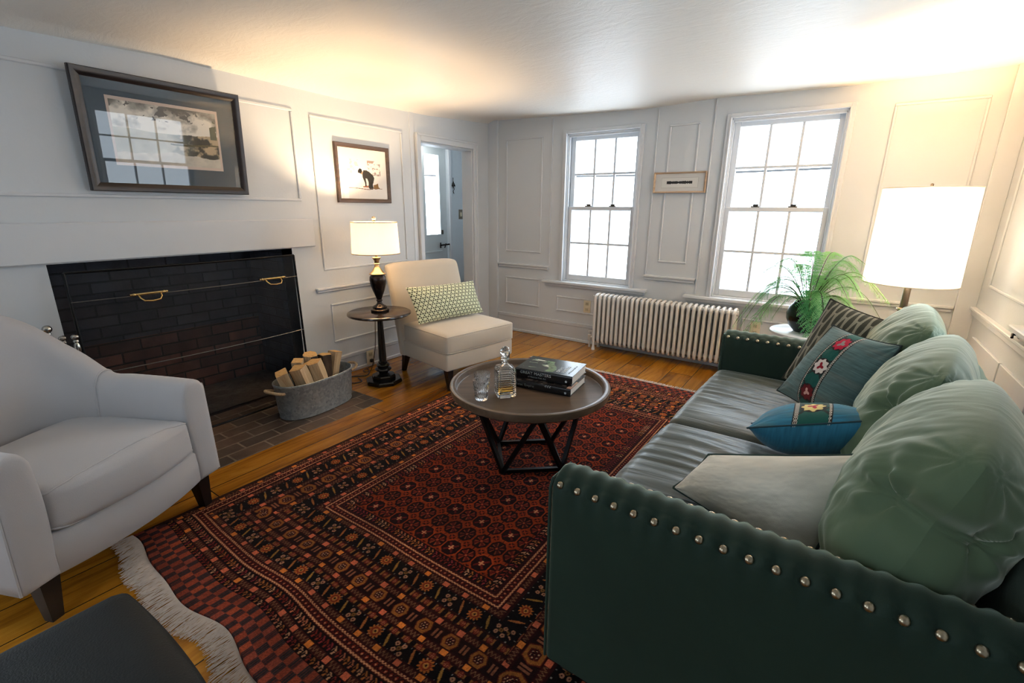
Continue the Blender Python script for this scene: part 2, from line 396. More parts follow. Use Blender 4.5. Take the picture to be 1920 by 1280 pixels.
nt.links.new(kn.outputs[0], kr.inputs[0])
mk = N(nt, 'ShaderNodeMix', data_type='RGBA', blend_type='MULTIPLY'); mk.inputs[0].default_value = .9
nt.links.new(cr.outputs[0], mk.inputs[6]); nt.links.new(kr.outputs[0], mk.inputs[7])
bt = N(nt, 'ShaderNodeMix', data_type='RGBA', blend_type='MULTIPLY'); bt.inputs[0].default_value = 1.0
tr = N(nt, 'ShaderNodeValToRGB'); tr.color_ramp.elements[0].color = (.55, .50, .45, 1); tr.color_ramp.elements[1].color = (1, 1, 1, 1)
nt.links.new(br.outputs['Color'], tr.inputs[0]); nt.links.new(mk.outputs[2], bt.inputs[6]); nt.links.new(tr.outputs[0], bt.inputs[7])
sm = N(nt, 'ShaderNodeMix', data_type='RGBA'); sm.inputs[7].default_value = lin('1c0f06'); nt.links.new(br.outputs['Fac'], sm.inputs[0]); nt.links.new(bt.outputs[2], sm.inputs[6])
nt.links.new(sm.outputs[2], b.inputs['Base Color'])
b.inputs['Roughness'].default_value = .22; b.inputs['Specular IOR Level'].default_value = .5
bh = N(nt, 'ShaderNodeMath', operation='MULTIPLY_ADD'); bh.inputs[1].default_value = -3.0; nt.links.new(br.outputs['Fac'], bh.inputs[0]); nt.links.new(g1.outputs[0], bh.inputs[2])
bp = N(nt, 'ShaderNodeBump', Strength=.18, Distance=.004); nt.links.new(bh.outputs[0], bp.inputs['Height']); nt.links.new(bp.outputs[0], b.inputs['Normal'])
MFLOOR = m
HX0, HX1, HY0, HY1 = XL-.62, -2.447, .30, 2.02          # brick hearth
fl = MB(); fy0_, fy1_ = FIRE[0], FIRE[1]
for (x0, x1, y0, y1) in ((-4.2, HX0, YN-.13, 5.4), (HX0, HX1, YN-.13, HY0), (HX0, XL-.01, HY1, 5.4), (XL-.01, HX1, HY1, YB+.13), (HX0, XL-.001, HY0, fy0_-.09), (HX0, XL-.001, fy1_+.09, HY1), (HX1, XR+.13, YN-.13, YB+.13)):
    fl.box(x0, x1, y0, y1, -.06, 0)
struct(fl.build('floor', MFLOOR, smooth=False))
MHEARTH = brick_mat('hearth_brick', '6b5546', '463b33', '857868', 1.0, bump=.7, rough=.5, bw=.205, rh=.102, ms=.006, rot='floor')
h = MB().box(XL, HX1, HY0, HY1, -.06, .001).build('hearth', MHEARTH, smooth=False)
tag(h, 'worn brown brick hearth set flush into the floor before the fireplace', 'hearth')
MSOOT = brick_mat('sooty_brick', '3d3f49', '292a33', '17181c', 1.0, bump=1.0, rough=.75, bw=.21, rh=.07, ms=.006, rot='wall')
MSOOT2 = brick_mat('warm_firebrick', '724c40', '432f2a', '2a201c', 1.0, bump=1.0, rough=.9, bw=.22, rh=.075, ms=.006, rot='wall')
fy0, fy1, fz = FIRE[0], FIRE[1], FIRE[3]; fd = XL-.58
fbx = thing('fireplace', 'wide open fireplace lined with sooty black brick in the white panelled wall', 'fireplace', (XL-.30, 1.26, 0))
def rel(mb, o): mb.v = [tuple(Vector(v)-o.location) for v in mb.v]; return mb
rel(MB().box(fd-.05, XL-.005, fy0-.09, fy0, 0.001, fz+.08), fbx).build('side_wall', MSOOT, fbx, smooth=False)
rel(MB().box(fd-.05, XL-.005, fy1, fy1+.09, 0.001, fz+.08), fbx).build('side_wall', MSOOT, fbx, smooth=False)
rel(MB().box(fd-.05, XL-.001, fy0, fy1, -.03, 0.0008), fbx).build('firebox_floor', MSOOT2, fbx, smooth=False)
rel(MB().box(fd-.09, fd, fy0-.02, fy1+.02, 0.001, .46), fbx).build('fireback', MSOOT2, fbx, smooth=False)
rel(MB().box(fd-.09, fd, fy0-.02, fy1+.02, .46, fz+.4), fbx).build('smoke_wall', MSOOT, fbx, smooth=False)
rel(MB().box(fd-.05, XL-.10, fy0-.02, fy1+.02, fz+.16, fz+.2), fbx).build('throat', MSOOT, fbx, smooth=False)
MASH = simple('ash_bed', '3b3430', rough=1, noise=.4, nscale=40, bump=1, bscale=60)
ax, ay = np.meshgrid(np.linspace(fd+.02, XL-.02, 50), np.linspace(fy0+.03, fy1-.03, 90), indexing='ij')
az = .012+.05*fbm(ax*7, ay*7)*np.clip((ax-fd)/.1, 0, 1)*np.clip((XL-.02-ax)/.12, 0, 1)
ash = grid_obj('ash_bed', np.stack([ax-fbx.location.x, ay-fbx.location.y, az], -1), MASH, fbx); ash['kind'] = 'stuff'

# lintel and mouldings ------------------------------------------------------
def box_struct(name, boxes, mat=None, r=.004, parent=None):
    mb = MB()
    for bx in boxes: mb.rbox(*bx, r=min(r, .45*min(bx[1]-bx[0], bx[3]-bx[2], bx[5]-bx[4])), seg=1)
    return struct(mb.build(name, mat or MTR, parent, smooth=True, angle=30)) if parent is None else mb.build(name, mat or MTR, parent, smooth=True, angle=30)
tn = [0]
def trim(boxes, r=.004):
    tn[0] += 1; return box_struct('trim_%d' % tn[0], boxes, r=r)
def panel_left(y0, y1, z0, z1, w=.016, d=.009, x=XL):
    trim([(x-.002, x+d, y0, y1, z1-w, z1), (x-.002, x+d, y0, y1, z0, z0+w), (x-.002, x+d, y0, y0+w, z0+w, z1-w), (x-.002, x+d, y1-w, y1, z0+w, z1-w)])
def panel_back(x0, x1, z0, z1, w=.016, d=.009, y=YB):
    trim([(x0, x1, y-d, y+.002, z1-w, z1), (x0, x1, y-d, y+.002, z0, z0+w), (x0, x0+w, y-d, y+.002, z0+w, z1-w), (x1-w, x1, y-d, y+.002, z0+w, z1-w)])
def rail_left(y0, y1, z, d=.032):
    trim([(XL-.002, XL+.018, y0, y1, z-.038, z-.016), (XL-.002, XL+d, y0-.006, y1, z-.018, z)])
def rail_back(x0, x1, z, d=.032, y=YB):
    trim([(x0+.006, x1-.006, y-.018, y+.002, z-.042, z-.016), (x0, x1, y-d, y+.002, z-.018, z)])
panel_left(-.05, 2.008, 1.335, 1.925, w=.018)
panel_left(2.13, 2.978, .838, 1.908)
panel_left(2.157, 2.80, .272, .580)
rail_left(2.05, 3.10, .716)
trim([(XL-.002, XL+.028, -.05, 2.067, 1.022, 1.215)], r=.006)              # lintel board
trim([(XL-.002, XL+.004, 3.07, 3.12, .0, 2.08)], r=.001)
trim([(XL-.002, XL+.016, 2.03, 3.10, 0, .125), (XL-.002, XL+.022, 2.03, 3.10, .125, .155), (XL-.002, XL+.028, 2.03, 3.10, 0, .028)])   # baseboard run
bpy.data.objects['trim_%d' % tn[0]].name = 'baseboard_left'
# back wall
base = [(-3.03, -1.85, YB-.016, YB+.002, 0, .16), (-3.03, .72, YB-.022, YB+.002, .155, .19), (-1.85, .72, YB-.016, YB+.002, 0, .16), (-3.03, .72, YB-.03, YB+.002, 0, .028)]
struct(box_struct('baseboard_back', base))
panel_back(-2.937, -2.505, .858, 1.966)
panel_back(-2.937, -2.508, .296, .592)
panel_back(-2.30, -1.86, .29, .445)
panel_back(-.56, .60, .29, .445)
panel_back(-1.298, -1.055, .850, 1.968)
panel_back(.160, .620, .860, 1.975)
rail_back(-3.03, -2.402, .735); rail_back(-1.412, -.962, .733); rail_back(.0, .695, .695)
trim([(-2.406, -2.398, YB-.010, YB+.002, .735, 2.11), (-1.402, -1.394, YB-.010, YB+.002, .735, 2.10)], r=.002)
trim([(-.956, -.946, YB-.012, YB+.002, .60, 2.12)], r=.002)
trim([(-3.152, -3.03, YB-.028, YB+.002, 0, 2.16)], r=.004)                 # corner boards
trim([(.70, .802, YB-.03, YB+.002, 0, 2.14)], r=.004)
# right wall: rails, wainscot boards and the edge of a low cupboard door
trim([(XR-.030, XR+.002, 2.9, 4.17, .690, .708), (XR-.018, XR+.002, 2.9, 4.17, .655, .690)])
trim([(XR-.010, XR+.002, 3.10, 3.97, .858, .874), (XR-.010, XR+.002, 3.97, 3.986, .858, 1.95), (XR-.010, XR+.002, 3.10, 3.97, 1.934, 1.95)])
trim([(XR-.014, XR+.002, 3.355, 4.0, .30, .545)], r=.003)
trim([(XR-.014, XR+.002, 2.85, 3.335, .30, .545), (XR-.02, XR+.002, 2.85, 3.30, .42, .44)], r=.003)
struct(box_struct('baseboard_right', [(XR-.016, XR+.002, -1.3, 4.17, 0, .16), (XR-.022, XR+.002, -1.3, 4.17, .16, .19)]))
lt = thing('wall_latch', 'small dark iron latch on the cream right wall above the sofa back', 'latch', (XR, 3.22, .715))
MB().rbox(-.006, .002, -.015, .015, -.03, .03, r=.002).build('latch_plate', MIRON, lt)
MB().tube([(-.004, 0, .01), (-.03, -.01, .012), (-.035, -.035, .0)], .006).build('latch_lever', MIRON, lt)

# windows -------------------------------------------------------------------
def window(name, W, axis='y', wall=YB, sgn=1, locks=True, n=3):
    """double hung window; local a = along wall, d = depth outwards, z up"""
    a0, a1, z0, z1 = W
    def bx(A0, A1, D0, D1, Z0, Z1):
        lo, hi = sorted((wall+sgn*D0, wall+sgn*D1))
        return (A0, A1, lo, hi, Z0, Z1) if axis == 'y' else (lo, hi, A0, A1, Z0, Z1)
    root = bpy.data.objects.new(name, None); COL.objects.link(root); struct(root)
    root.location = ((a0+a1)/2, wall, z0) if axis == 'y' else (wall, (a0+a1)/2, z0)
    def part(nm, boxes, mat=MTR, r=.003, parent=None):
        mb = MB()
        for q in boxes: mb.rbox(*q, r=r, seg=1)
        mb.v = [tuple(Vector(v)-root.location) for v in mb.v]
        return mb.build(nm, mat, parent or root, angle=30)
    c = .03
    part('casing', [bx(a0-c, a0, -.022, 0.002, z0, z1+c), bx(a1, a1+c, -.022, 0.002, z0, z1+c), bx(a0-.0005, a1+.0005, -.022, .002, z1, z1+c),
                    bx(a0-.008, a0+.006, -.030, -.004, z0, z1+.006), bx(a1-.006, a1+.008, -.030, -.004, z0, z1+.006), bx(a0+.0065, a1-.0065, -.03, -.004, z1-.002, z1+.006)])
    part('window_sill', [bx(a0-.21, a1+.165, -.062, .06, z0-.026, z0), bx(a0-.19, a1+.145, -.03, .002, z0-.055, z0-.024)], r=.005)
    part('jamb', [bx(a0-.002, a0+.014, 0, .125, z0, z1), bx(a1-.014, a1+.002, 0, .125, z0, z1), bx(a0, a1, 0, .125, z1-.014, z1+.001), bx(a0, a1, 0, .128, z0-.02, z0+.012),
                   bx(a0+.012, a0+.024, .01, .022, z0+.01, z1-.014), bx(a1-.024, a1-.012, .01, .022, z0+.01, z1-.014), bx(a0+.014, a1-.014, .01, .022, z1-.03, z1-.012)])
    zm = (z0+z1)/2+.018
    for nm, (s0, s1, d) in (('lower_sash', (z0+.012, zm+.018, .028)), ('upper_sash', (zm-.018, z1-.014, .066))):
        f = .043; A0, A1 = a0+.016, a1-.016; D = (d, d+.034)
        ft = f if nm == 'upper_sash' else .032; fb = .032 if nm == 'upper_sash' else .055
        q = [bx(A0, A0+f, *D, s0, s1), bx(A1-f, A1, *D, s0, s1), bx(A0+f, A1-f, *D, s0, s0+fb), bx(A0+f, A1-f, *D, s1-ft, s1)]
        for k in range(1, n):
            xa = A0+f+(A1-A0-2*f)*k/n; q.append(bx(xa-.009, xa+.009, d+.004, d+.030, s0+fb, s1-ft))
        zz = (s0+fb+s1-ft)/2; q.append(bx(A0+f, A1-f, d+.0045, d+.0295, zz-.009, zz+.009))
        sash = part(nm, q)
        q = bx(A0+f-.004, A1-f+.004, d+.016, d+.016, s0+fb-.004, s1-ft+.004); mb = MB()
        vs = [(q[0], q[2], q[4]), (q[1], q[2], q[4]), (q[1], q[2], q[5]), (q[0], q[2], q[5])] if axis == 'y' else [(q[0], q[2], q[4]), (q[0], q[3], q[4]), (q[0], q[3], q[5]), (q[0], q[2], q[5])]
        mb.add([tuple(Vector(v)-root.location) for v in vs], [(0, 1, 2, 3)]); mb.build('glass_pane', MGLASS, sash, smooth=False)
    if locks:
        for k in (1, 2):
            xa = a0+.016+.043+(a1-a0-.118)*(k/3)-.07*(0 if k == 2 else 0)+(-.06 if k == 1 else .0)
            xa = a0+(a1-a0)*(.32 if k == 1 else .66)
            mb = MB().rbox(*bx(xa-.03, xa+.03, .030, .058, zm+.018, zm+.026), r=.002).rbox(*bx(xa-.016, xa+.022, .034, .052, zm+.026, zm+.040), r=.004)
            mb.v = [tuple(Vector(v)-root.location) for v in mb.v]; mb.build('sash_lock', MSLOCK, root)
    return root
MSLOCK = simple('dull_bronze', '4c463f', rough=.4, metal=.8)
window('window_1', W1); window('window_2', W2)
window('window_3', W3, axis='x', wall=XR, locks=False)
window('window_6_added', WM, wall=YN, sgn=-1, locks=False)  # unseen window behind the camera, added to bring in daylight from there
window('window_5_added', WN, axis='x', wall=XL, sgn=-1, locks=False)  # out of view, an added opening that lights the armchair side
# an overhead cable outside
cb = MB().tube([(-8+.5*i, 7.5, 1.975+.0*i-.0012*i*(24-i)) for i in range(25)], .014, n=6).build('utility_cable', simple('cable_grey', '262626'))
tag(cb, 'thin grey overhead cable crossing the bright view outside both windows', 'cable')

# doorway and the hall behind -------------------------------------------------
y0, y1, zt = DOOR[0], DOOR[1], DOOR[3]
c = .055
trim([(XL-.002, XL+.02, y0-c, y0, 0, zt+c), (XL-.002, XL+.02, y1, y1+c, 0, zt+c), (XL-.002, XL+.02, y0, y1, zt, zt+c),
      (XL-.002, XL+.028, y0-c-.004, y0-c+.016, 0, zt+c+.004), (XL-.002, XL+.028, y1+c-.016, y1+c+.004, 0, zt+c+.004), (XL-.002, XL+.028, y0-c, y1+c, zt+c-.012, zt+c+.006)])
trim([(XL-.132, XL, y0-.002, y0+.014, 0, zt), (XL-.132, XL, y1-.014, y1+.002, 0, zt), (XL-.132, XL, y0, y1, zt-.014, zt+.002)])
HXW = -3.95      # face of the hall's far wall
HD = (3.62, 4.44, 0.0, 1.985)
struct(wall_cells('x', HXW-.12, HXW, 2.6, 5.4, -.05, TOP, [HD, (3.72, 4.36, 2.03, 2.12)]).build('wall_hall_far', MHALL, smooth=False))
struct(MB().box(HXW-.12, XL-.13, 5.28, 5.40, -.05, TOP).build('wall_hall_end', MHALL, smooth=False))
struct(MB().box(HXW-.12, XL-.13, 2.6, 2.72, -.05, TOP).build('wall_hall_start', MHALL, smooth=False))
struct(MB().box(XL-.14, XL-.01, YB+.12, 5.4, -.05, TOP).build('wall_hall_side', MHALL, smooth=False))
struct(MB().box(HXW-.12, XL+.0, 2.6, 5.4, TOP-.06, TOP+.02).build('ceiling_hall', MHALL, smooth=False))
portal('window_portal', (HXW-.2, 4.20, 1.43), (0, R(-90), 0), .95, .3)
portal('window_portal', (HXW-.2, 4.04, 2.08), (0, R(-90), 0), .1, .64)
struct(MB().add([(HXW-.078, 3.72, 2.03), (HXW-.078, 4.36, 2.03), (HXW-.078, 4.36, 2.12), (HXW-.078, 3.72, 2.12)], [(0, 1, 2, 3)]).build('window_4', MGLASS, smooth=False))
MDOOR = simple('pale_blue_door_paint', 'c9d1d2', rough=.4, noise=.02, nscale=5)
dr = bpy.data.objects.new('door_1', None); COL.objects.link(dr); dr.location = (HXW-.05, 4.03, 0); struct(dr)
dm = wall_cells('x', -.025, .022, -.40, .40, .01, 1.975, [(.05, .29, .99, 1.88)])
dm.box(.022, .028, -.36, -.02, .99, 1.86)
dm.rbox(.02, .03, -.30, .30, .78, .80, r=.003).rbox(.02, .03, -.30, .30, .20, .22, r=.003)
dm.build('door_leaf', MDOOR, dr, smooth=False)
MB().add([(0, .045, .985), (0, .295, .985), (0, .295, 1.885), (0, .045, 1.885)], [(0, 1, 2, 3)]).build('door_glass', MGLASS, dr, smooth=False)
MB().tube([(.03, .315, .865), (.055, .315, .865)], .008).tube([(.055, .24, .863), (.055, .40, .868)], .009).tube([(.05, .25, .83), (.05, .25, .895)], .007).tube([(.05, .32, .83), (.05, .345, .88)], .006).build('door_bolt', MIRON, dr)
MB().rbox(.02, .03, .30, .33, .99, 1.04, r=.004).build('keyhole_plate', MSLOCK, dr)
struct(box_struct('trim_door', [(HXW-.002, HXW+.02, HD[1], HD[1]+.045, 0, 2.14), (HXW-.002, HXW+.02, HD[0]-.05, HD[0], 0, 2.14), (HXW-.002, HXW+.018, HD[0], HD[1], 1.985, 2.01)]))
hl = thing('ceiling_light', 'lit white ceiling light glimpsed above the door in the hall', 'ceiling light', (-3.78, 3.90, TOP-.06))
MHL, _n, _b = nmat('lit_opal_glass'); _b.inputs['Emission Color'].default_value = (1, .98, .94, 1); _b.inputs['Emission Strength'].default_value = 12
MB().lathe([(1e-5, -.115), (.06, -.110), (.105, -.09), (.12, -.06), (.12, -.03), (.11, -.02)], 32).build('opal_shade', MHL, hl)
MB().lathe([(.122, -.03), (.128, -.025), (.128, .0), (.122, .0)], 32).build('metal_rim', MSTEEL, hl)
# things on the hall wall
ch = thing('door_chime', 'small dark metal ornament with a dangling tail on the hall wall beside the door', 'ornament', (HXW+.004, 4.515, 1.56))
MB().lathe([(.001, .03), (.012, .0), (.024, -.03), (.024, -.036), (.004, -.036)], 12, M=Matrix.Translation((.014, 0, .02))).build('bell', MIRON, ch)
MB().tube([(.012, 0, .085), (.012, .004, .04)], .003).build('hook', MIRON, ch)
MB().tube([(.014, 0, -.01), (.014, .012, -.05), (.014, -.004, -.07), (.014, .008, -.10)], .004).build('tail', MIRON, ch)
sw = thing('light_switch', 'bronze light switch plate on the hall wall seen through the doorway', 'switch', (HXW+.001, 4.655, 1.22))
MB().rbox(0, .006, -.036, .036, -.058, .058, r=.003).build('switch_plate', simple('bronze_plate', '8d8678', rough=.35, metal=.7), sw)
MB().rbox(.005, .014, -.012, .012, -.025, .025, r=.003).build('rocker', MIVORY, sw)

# outlets ---------------------------------------------------------------------
def outlet(loc, rz, label, plug=False):
    o = thing('wall_outlet', label, 'outlet', loc, rz)
    MB().rbox(-.0375, .0375, -.006, .0, -.062, .062, r=.003).build('cover_plate', MIVORY, o)
    ms = simple('ivory_socket', 'cfc4a4', rough=.4)
    for s in (-1, 1):
        k = MB().rbox(-.017, .017, -.0085, -.005, s*.028-.016, s*.028+.016, r=.004).build('socket', ms, o)
        for t in (-.006, .006): MB().box(t-.0012, t+.0012, -.0092, -.0084, s*.028-.004, s*.028+.006).build('slot', MDARK, k, smooth=False)
    o['group'] = 'wall outlets'
    return o
outlet((-1.955, YB-.001, .37), 0, 'ivory wall outlet left of the white radiator')
outlet((-.455, YB-.001, .365), 0, 'ivory wall outlet right of the radiator above the sofa arm')
outlet((XL+.030, 2.465, .078), R(90), 'ivory wall outlet low on the baseboard behind the side table')

# ================================================================ SOFA
MVEL = fabric('green_velvet', '1c3026', rough=.72, sheen=1.0, stint=(.70, .86, .70, 1), weave=500, bump=.15, noise=.10, srough=.35, wr=(7, 7, 5), wrs=.10)
MVELC = fabric('green_velvet_cushion', '5c7055', rough=.7, sheen=1.0, stint=(.84, .9, .76, 1), weave=500, bump=.12, noise=.08, srough=.4, wr=(4, 8, 3.5), wrs=.22)
MSEAT = fabric('satin_green_seat', '454b43', rough=.40, sheen=.6, stint=(.85, .95, .92, 1), weave=600, bump=.05, noise=.08, srough=.3, wr=(2.5, 17, 8), wrs=.30, spec=.6)
S_ROT = R(-2.0); S_Y = 1.875
sofa = thing('sofa', 'deep green velvet sofa with nailhead trimmed arms along the right wall', 'sofa', (0, S_Y, 0), S_ROT)
LEN = 1.93; ARM_T = .125; AH = .645; XF, XB = -.475, .53
def round_slab_profile(t, z0, z1, r, n=6, crown=0.0, nside=14, ntop=12):
    """open profile (y,z) over a slab of thickness t: outer side up, over the top, inner side down"""
    p = []
    for i in range(nside): p.append((-t/2, z0+(z1-r-z0)*i/nside))
    for i in range(n): a = PI*i/(2*n); p.append((-t/2+r-r*math.cos(a), z1-r+r*math.sin(a)))
    for i in range(ntop): u = i/ntop; p.append((-t/2+r+(t-2*r)*u, z1+crown*math.sin(PI*u)))
    for i in range(n): a = PI/2-PI*i/(2*n); p.append((t/2-r+r*math.cos(a), z1-r+r*math.sin(a)))
    for i in range(nside+1): p.append((t/2, z1-r+(z0-z1+r)*i/nside))
    return np.array(p)
def sofa_arm(yc, name='arm'):
    pr = round_slab_profile(ARM_T, .07, AH, .022, n=6, crown=.012, nside=10, ntop=16)
    nx = 420; xs = np.linspace(XF, XB, nx)
    nails = np.arange(XF+.024, XB-.01, .0485)
    P = np.zeros((nx, len(pr), 3))
    for k, (py, pz) in enumerate(pr):
        P[:, k, 0] = xs; P[:, k, 1] = py; P[:, k, 2] = pz
    # padding dips at every nail, swells between
    for side, off in ((-1, 0.0), (1, .0)):
        yn, zn = side*(ARM_T/2-.006), AH-.010
        for nx_ in nails+off:
            d2 = (P[..., 0]-nx_)**2+(P[..., 1]-yn)**2*1.0+(P[..., 2]-zn)**2
            g = np.exp(-d2/.017**2)
            P[..., 2] -= .010*g; P[..., 1] -= side*.006*g
    sw = np.sin((xs-nails[0])/.0485*2*PI-PI/2)
    top = np.clip((P[..., 2]-(AH-.04))/.03, 0, 1)
    P[..., 2] += (.0020*sw)[:, None]*top
    ends = np.clip((xs-XF)/.018, 0, 1); e = 1-np.sqrt(1-(1-ends)**2)
    P[..., 1] *= (1-.0*e)[:, None]
    P[..., 1] -= np.sign(P[..., 1])*(.016*(1-np.sqrt(np.clip(1-(1-ends)**2, 0, 1))))[:, None]
    P[..., 2] -= (.016*(1-np.sqrt(np.clip(1-(1-ends)**2, 0, 1))))[:, None]*top
    # front face: one more ring collapsed on the slab's centre line
    cap = P[:1].copy(); cap[..., 1] *= .0; cap[..., 2] = np.clip(cap[..., 2], .07, AH-.03); cap[..., 0] += -.004
    mid = P[:1].copy(); mid[..., 1] *= .85; mid[..., 0] -= .003; mid[..., 2] = np.clip(mid[..., 2], .07, AH-.012)
    P = np.concatenate([cap, mid, P], 0)
    P[..., 1] += yc
    a = grid_obj(name, P, MVEL, sofa)
    z1 = AH
    pp = [(XF-.001, yc+s*(ARM_T/2-.004), z) for s, z in ((-1, .07), (-1, .3), (-1, z1-.03))]+[(XF-.001, yc-ARM_T/2+.016, z1-.010), (XF-.001, yc+ARM_T/2-.016, z1-.010)]+[(XF-.001, yc+(ARM_T/2-.004), z) for z in (z1-.03, .3, .07)]
    MB().tube(pp, .0045, n=8).build('piping', MVEL, a)
    return a, nails
arm_y0 = -LEN/2+ARM_T/2; arm_y1 = LEN/2-ARM_T/2
armA, nails = sofa_arm(arm_y0); armB, _ = sofa_arm(arm_y1)
nail0 = None
npr = [(.0, .0060), (.0035, .0057), (.007, .0040), (.0093, .0008), (.0097, -.002)]
for arm, yc in ((armA, arm_y0), (armB, arm_y1)):
    for s in (-1, 1):
        for x_ in nails:
            if nail0 is None:
                nail0 = MB().lathe([(max(r, 1e-6), z) for r, z in npr][::-1], 14).build('nailhead', MNAIL, arm); o = nail0
            else:
                o = nail0.copy(); COL.objects.link(o); o.parent = arm
            o.location = (x_, yc+s*(ARM_T/2-.009), AH-.016); o.rotation_euler = (s*R(-38), 0, 0)
# back
pr = round_slab_profile(.13, .09, .715, .035, crown=.006)
ys = np.linspace(-LEN/2+.002, LEN/2-.002, 90)
P = np.zeros((len(ys), len(pr), 3))
for k, (px, pz) in enumerate(pr):
    P[:, k, 0] = XB-.065-px*-1 ; P[:, k, 1] = ys; P[:, k, 2] = pz
P[..., 0] += .003*np.sin(ys*21)[:, None]*(P[..., 2] > .6)
for q in (0, -1):
    c0 = P[q:q+1].copy() if q == 0 else P[-1:].copy()
    c0[..., 0] = XB-.065; c0[..., 2] = np.clip(c0[..., 2], .09, .68)
    P = np.concatenate([c0, P], 0) if q == 0 else np.concatenate([P, c0], 0)
grid_obj('back_frame', P, MVEL, sofa)
MB().rbox(XF+.012, XB-.12, -LEN/2+ARM_T, LEN/2-ARM_T, .09, .295, r=.012).build('seat_base', MVEL, sofa)
for (x_, y_) in ((XF+.05, -LEN/2+.06), (XF+.05, LEN/2-.06), (XB-.05, -LEN/2+.06), (XB-.05, LEN/2-.06)):
    MB().loft([[(x_+sx*r, y_+sy*r, z) for sx, sy in ((-1, -1), (1, -1), (1, 1), (-1, 1))] for r, z in ((.018, 0.0), (.027, .095))]).build('leg', MLEG, sofa, angle=30)

def cushion_pts(w, d, h, nu=60, nv=60, p=3.2, crown=.02, edge=.03, wr=0.0, seed=0, wax=0, wf=40.0):
    """closed slab cushion as one (N,M,3) grid: width x, depth y, height z (local, base at z=0)"""
    th = np.linspace(-PI/2, PI/2, nv); ph = np.linspace(-PI, PI, nu, endpoint=False)
    PH, TH = np.meshgrid(ph, th, indexing='ij')
    sp = lambda c, e: np.sign(c)*np.abs(c)**e
    e1 = .28; e2 = .16
    X = w/2*sp(np.cos(TH), e1)*sp(np.cos(PH), e2); Y = d/2*sp(np.cos(TH), e1)*sp(np.sin(PH), e2); Z = h/2*sp(np.sin(TH), e1)
    r = np.clip(1-(2*X/w)**2, 0, 1)*np.clip(1-(2*Y/d)**2, 0, 1)
    Z = Z+np.sign(Z)*crown*r
    return np.stack([X, Y, Z+h/2], -1), TH
def slab_cushion(name, w, d, h, mat, parent, loc, rot=(0, 0, 0), crown=.02, disp=None, piping=None, n=90, rf=.28):
    # box of subdivided faces, rounded
    bm = bmesh.new(); bmesh.ops.create_cube(bm, size=1)
    bmesh.ops.subdivide_edges(bm, edges=bm.edges[:], cuts=n//6, use_grid_fill=True)
    rad = min(h, w, d)*rf
    for v in bm.verts:
        q = Vector((v.co.x*w, v.co.y*d, v.co.z*h)); hw = Vector((w/2-rad, d/2-rad, h/2-rad))
        c = Vector((max(-hw.x, min(hw.x, q.x)), max(-hw.y, min(hw.y, q.y)), max(-hw.z, min(hw.z, q.z))))
        dlt = q-c
        if dlt.length > 1e-9:
            # keep distribution, push to rounded box
            q = c+dlt.normalized()*rad if (abs(dlt.x) > 1e-9)+(abs(dlt.y) > 1e-9)+(abs(dlt.z) > 1e-9) > 1 else q
        fx = max(0, 1-(2*q.x/w)**2); fy = max(0, 1-(2*q.y/d)**2); fz = max(0, 1-(2*q.z/h)**2)
        q.z += (1 if v.co.z > 0 else -.2)*crown*(fx*fy)**.6*(abs(2*q.z/h))
        q.x += math.copysign(.012*fz*fy, q.x)*abs(2*q.x/w)**4; q.y += math.copysign(.012*fz*fx, q.y)*abs(2*q.y/d)**4
        if disp: q += disp(q)
        v.co = q+Vector((0, 0, h/2))
    me = bpy.data.meshes.new(name); bm.to_mesh(me); bm.free()
    for p_ in me.polygons: p_.use_smooth = True
    me.materials.append(mat); o = bpy.data.objects.new(name, me); COL.objects.link(o); o.parent = parent; o.location = loc; o.rotation_euler = rot
    if piping:
        for zz in piping:
            rr = rad*.55; pts = []
            for (cx, cy, a0) in ((w/2-rr, d/2-rr, 0), (-w/2+rr, d/2-rr, 90), (-w/2+rr, -d/2+rr, 180), (w/2-rr, -d/2+rr, 270)):
                for k in range(6):
                    a = R(a0+18*k); x_ = cx+rr*math.cos(a); y_ = cy+rr*math.sin(a)
                    pts.append(Vector((x_, y_, zz)))
            # snap to surface
            from mathutils.bvhtree import BVHTree
            bt = BVHTree.FromPolygons([v.co[:] for v in me.vertices], [p_.vertices[:] for p_ in me.polygons])
            cur = []
            for i in range(len(pts)):
                a, b_ = pts[i], pts[(i+1) % len(pts)]; L = max(1, int((b_-a).length/.02))
                cur += [a.lerp(b_, k/L) for k in range(L)]
            cur = [bt.find_nearest(q)[0] for q in cur]
            MB().tube(cur, .0042, n=6, closed=True).build('piping', mat, o)
    return o
cw = (LEN-2*ARM_T)/2
for k in (0, 1):
    yc = -LEN/2+ARM_T+cw*(k+.5)
    def dsp(q, s=k):
        f = max(0, q.z)/.08
        return Vector((0, 0, f*(.0034*math.sin(q.y*95+4*math.sin(q.x*6+s)+2*math.sin(q.y*13))*math.exp(-((q.x+.30)/.35)**2)*(.5+.5*math.sin(q.y*7+s))+.002*math.sin(q.y*37+q.x*7+s*2))))
    slab_cushion('seat_cushion', .76, cw-.004, .155, MSEAT, sofa, (XF+.38-.01, yc, .292), crown=.022, disp=dsp, n=480)

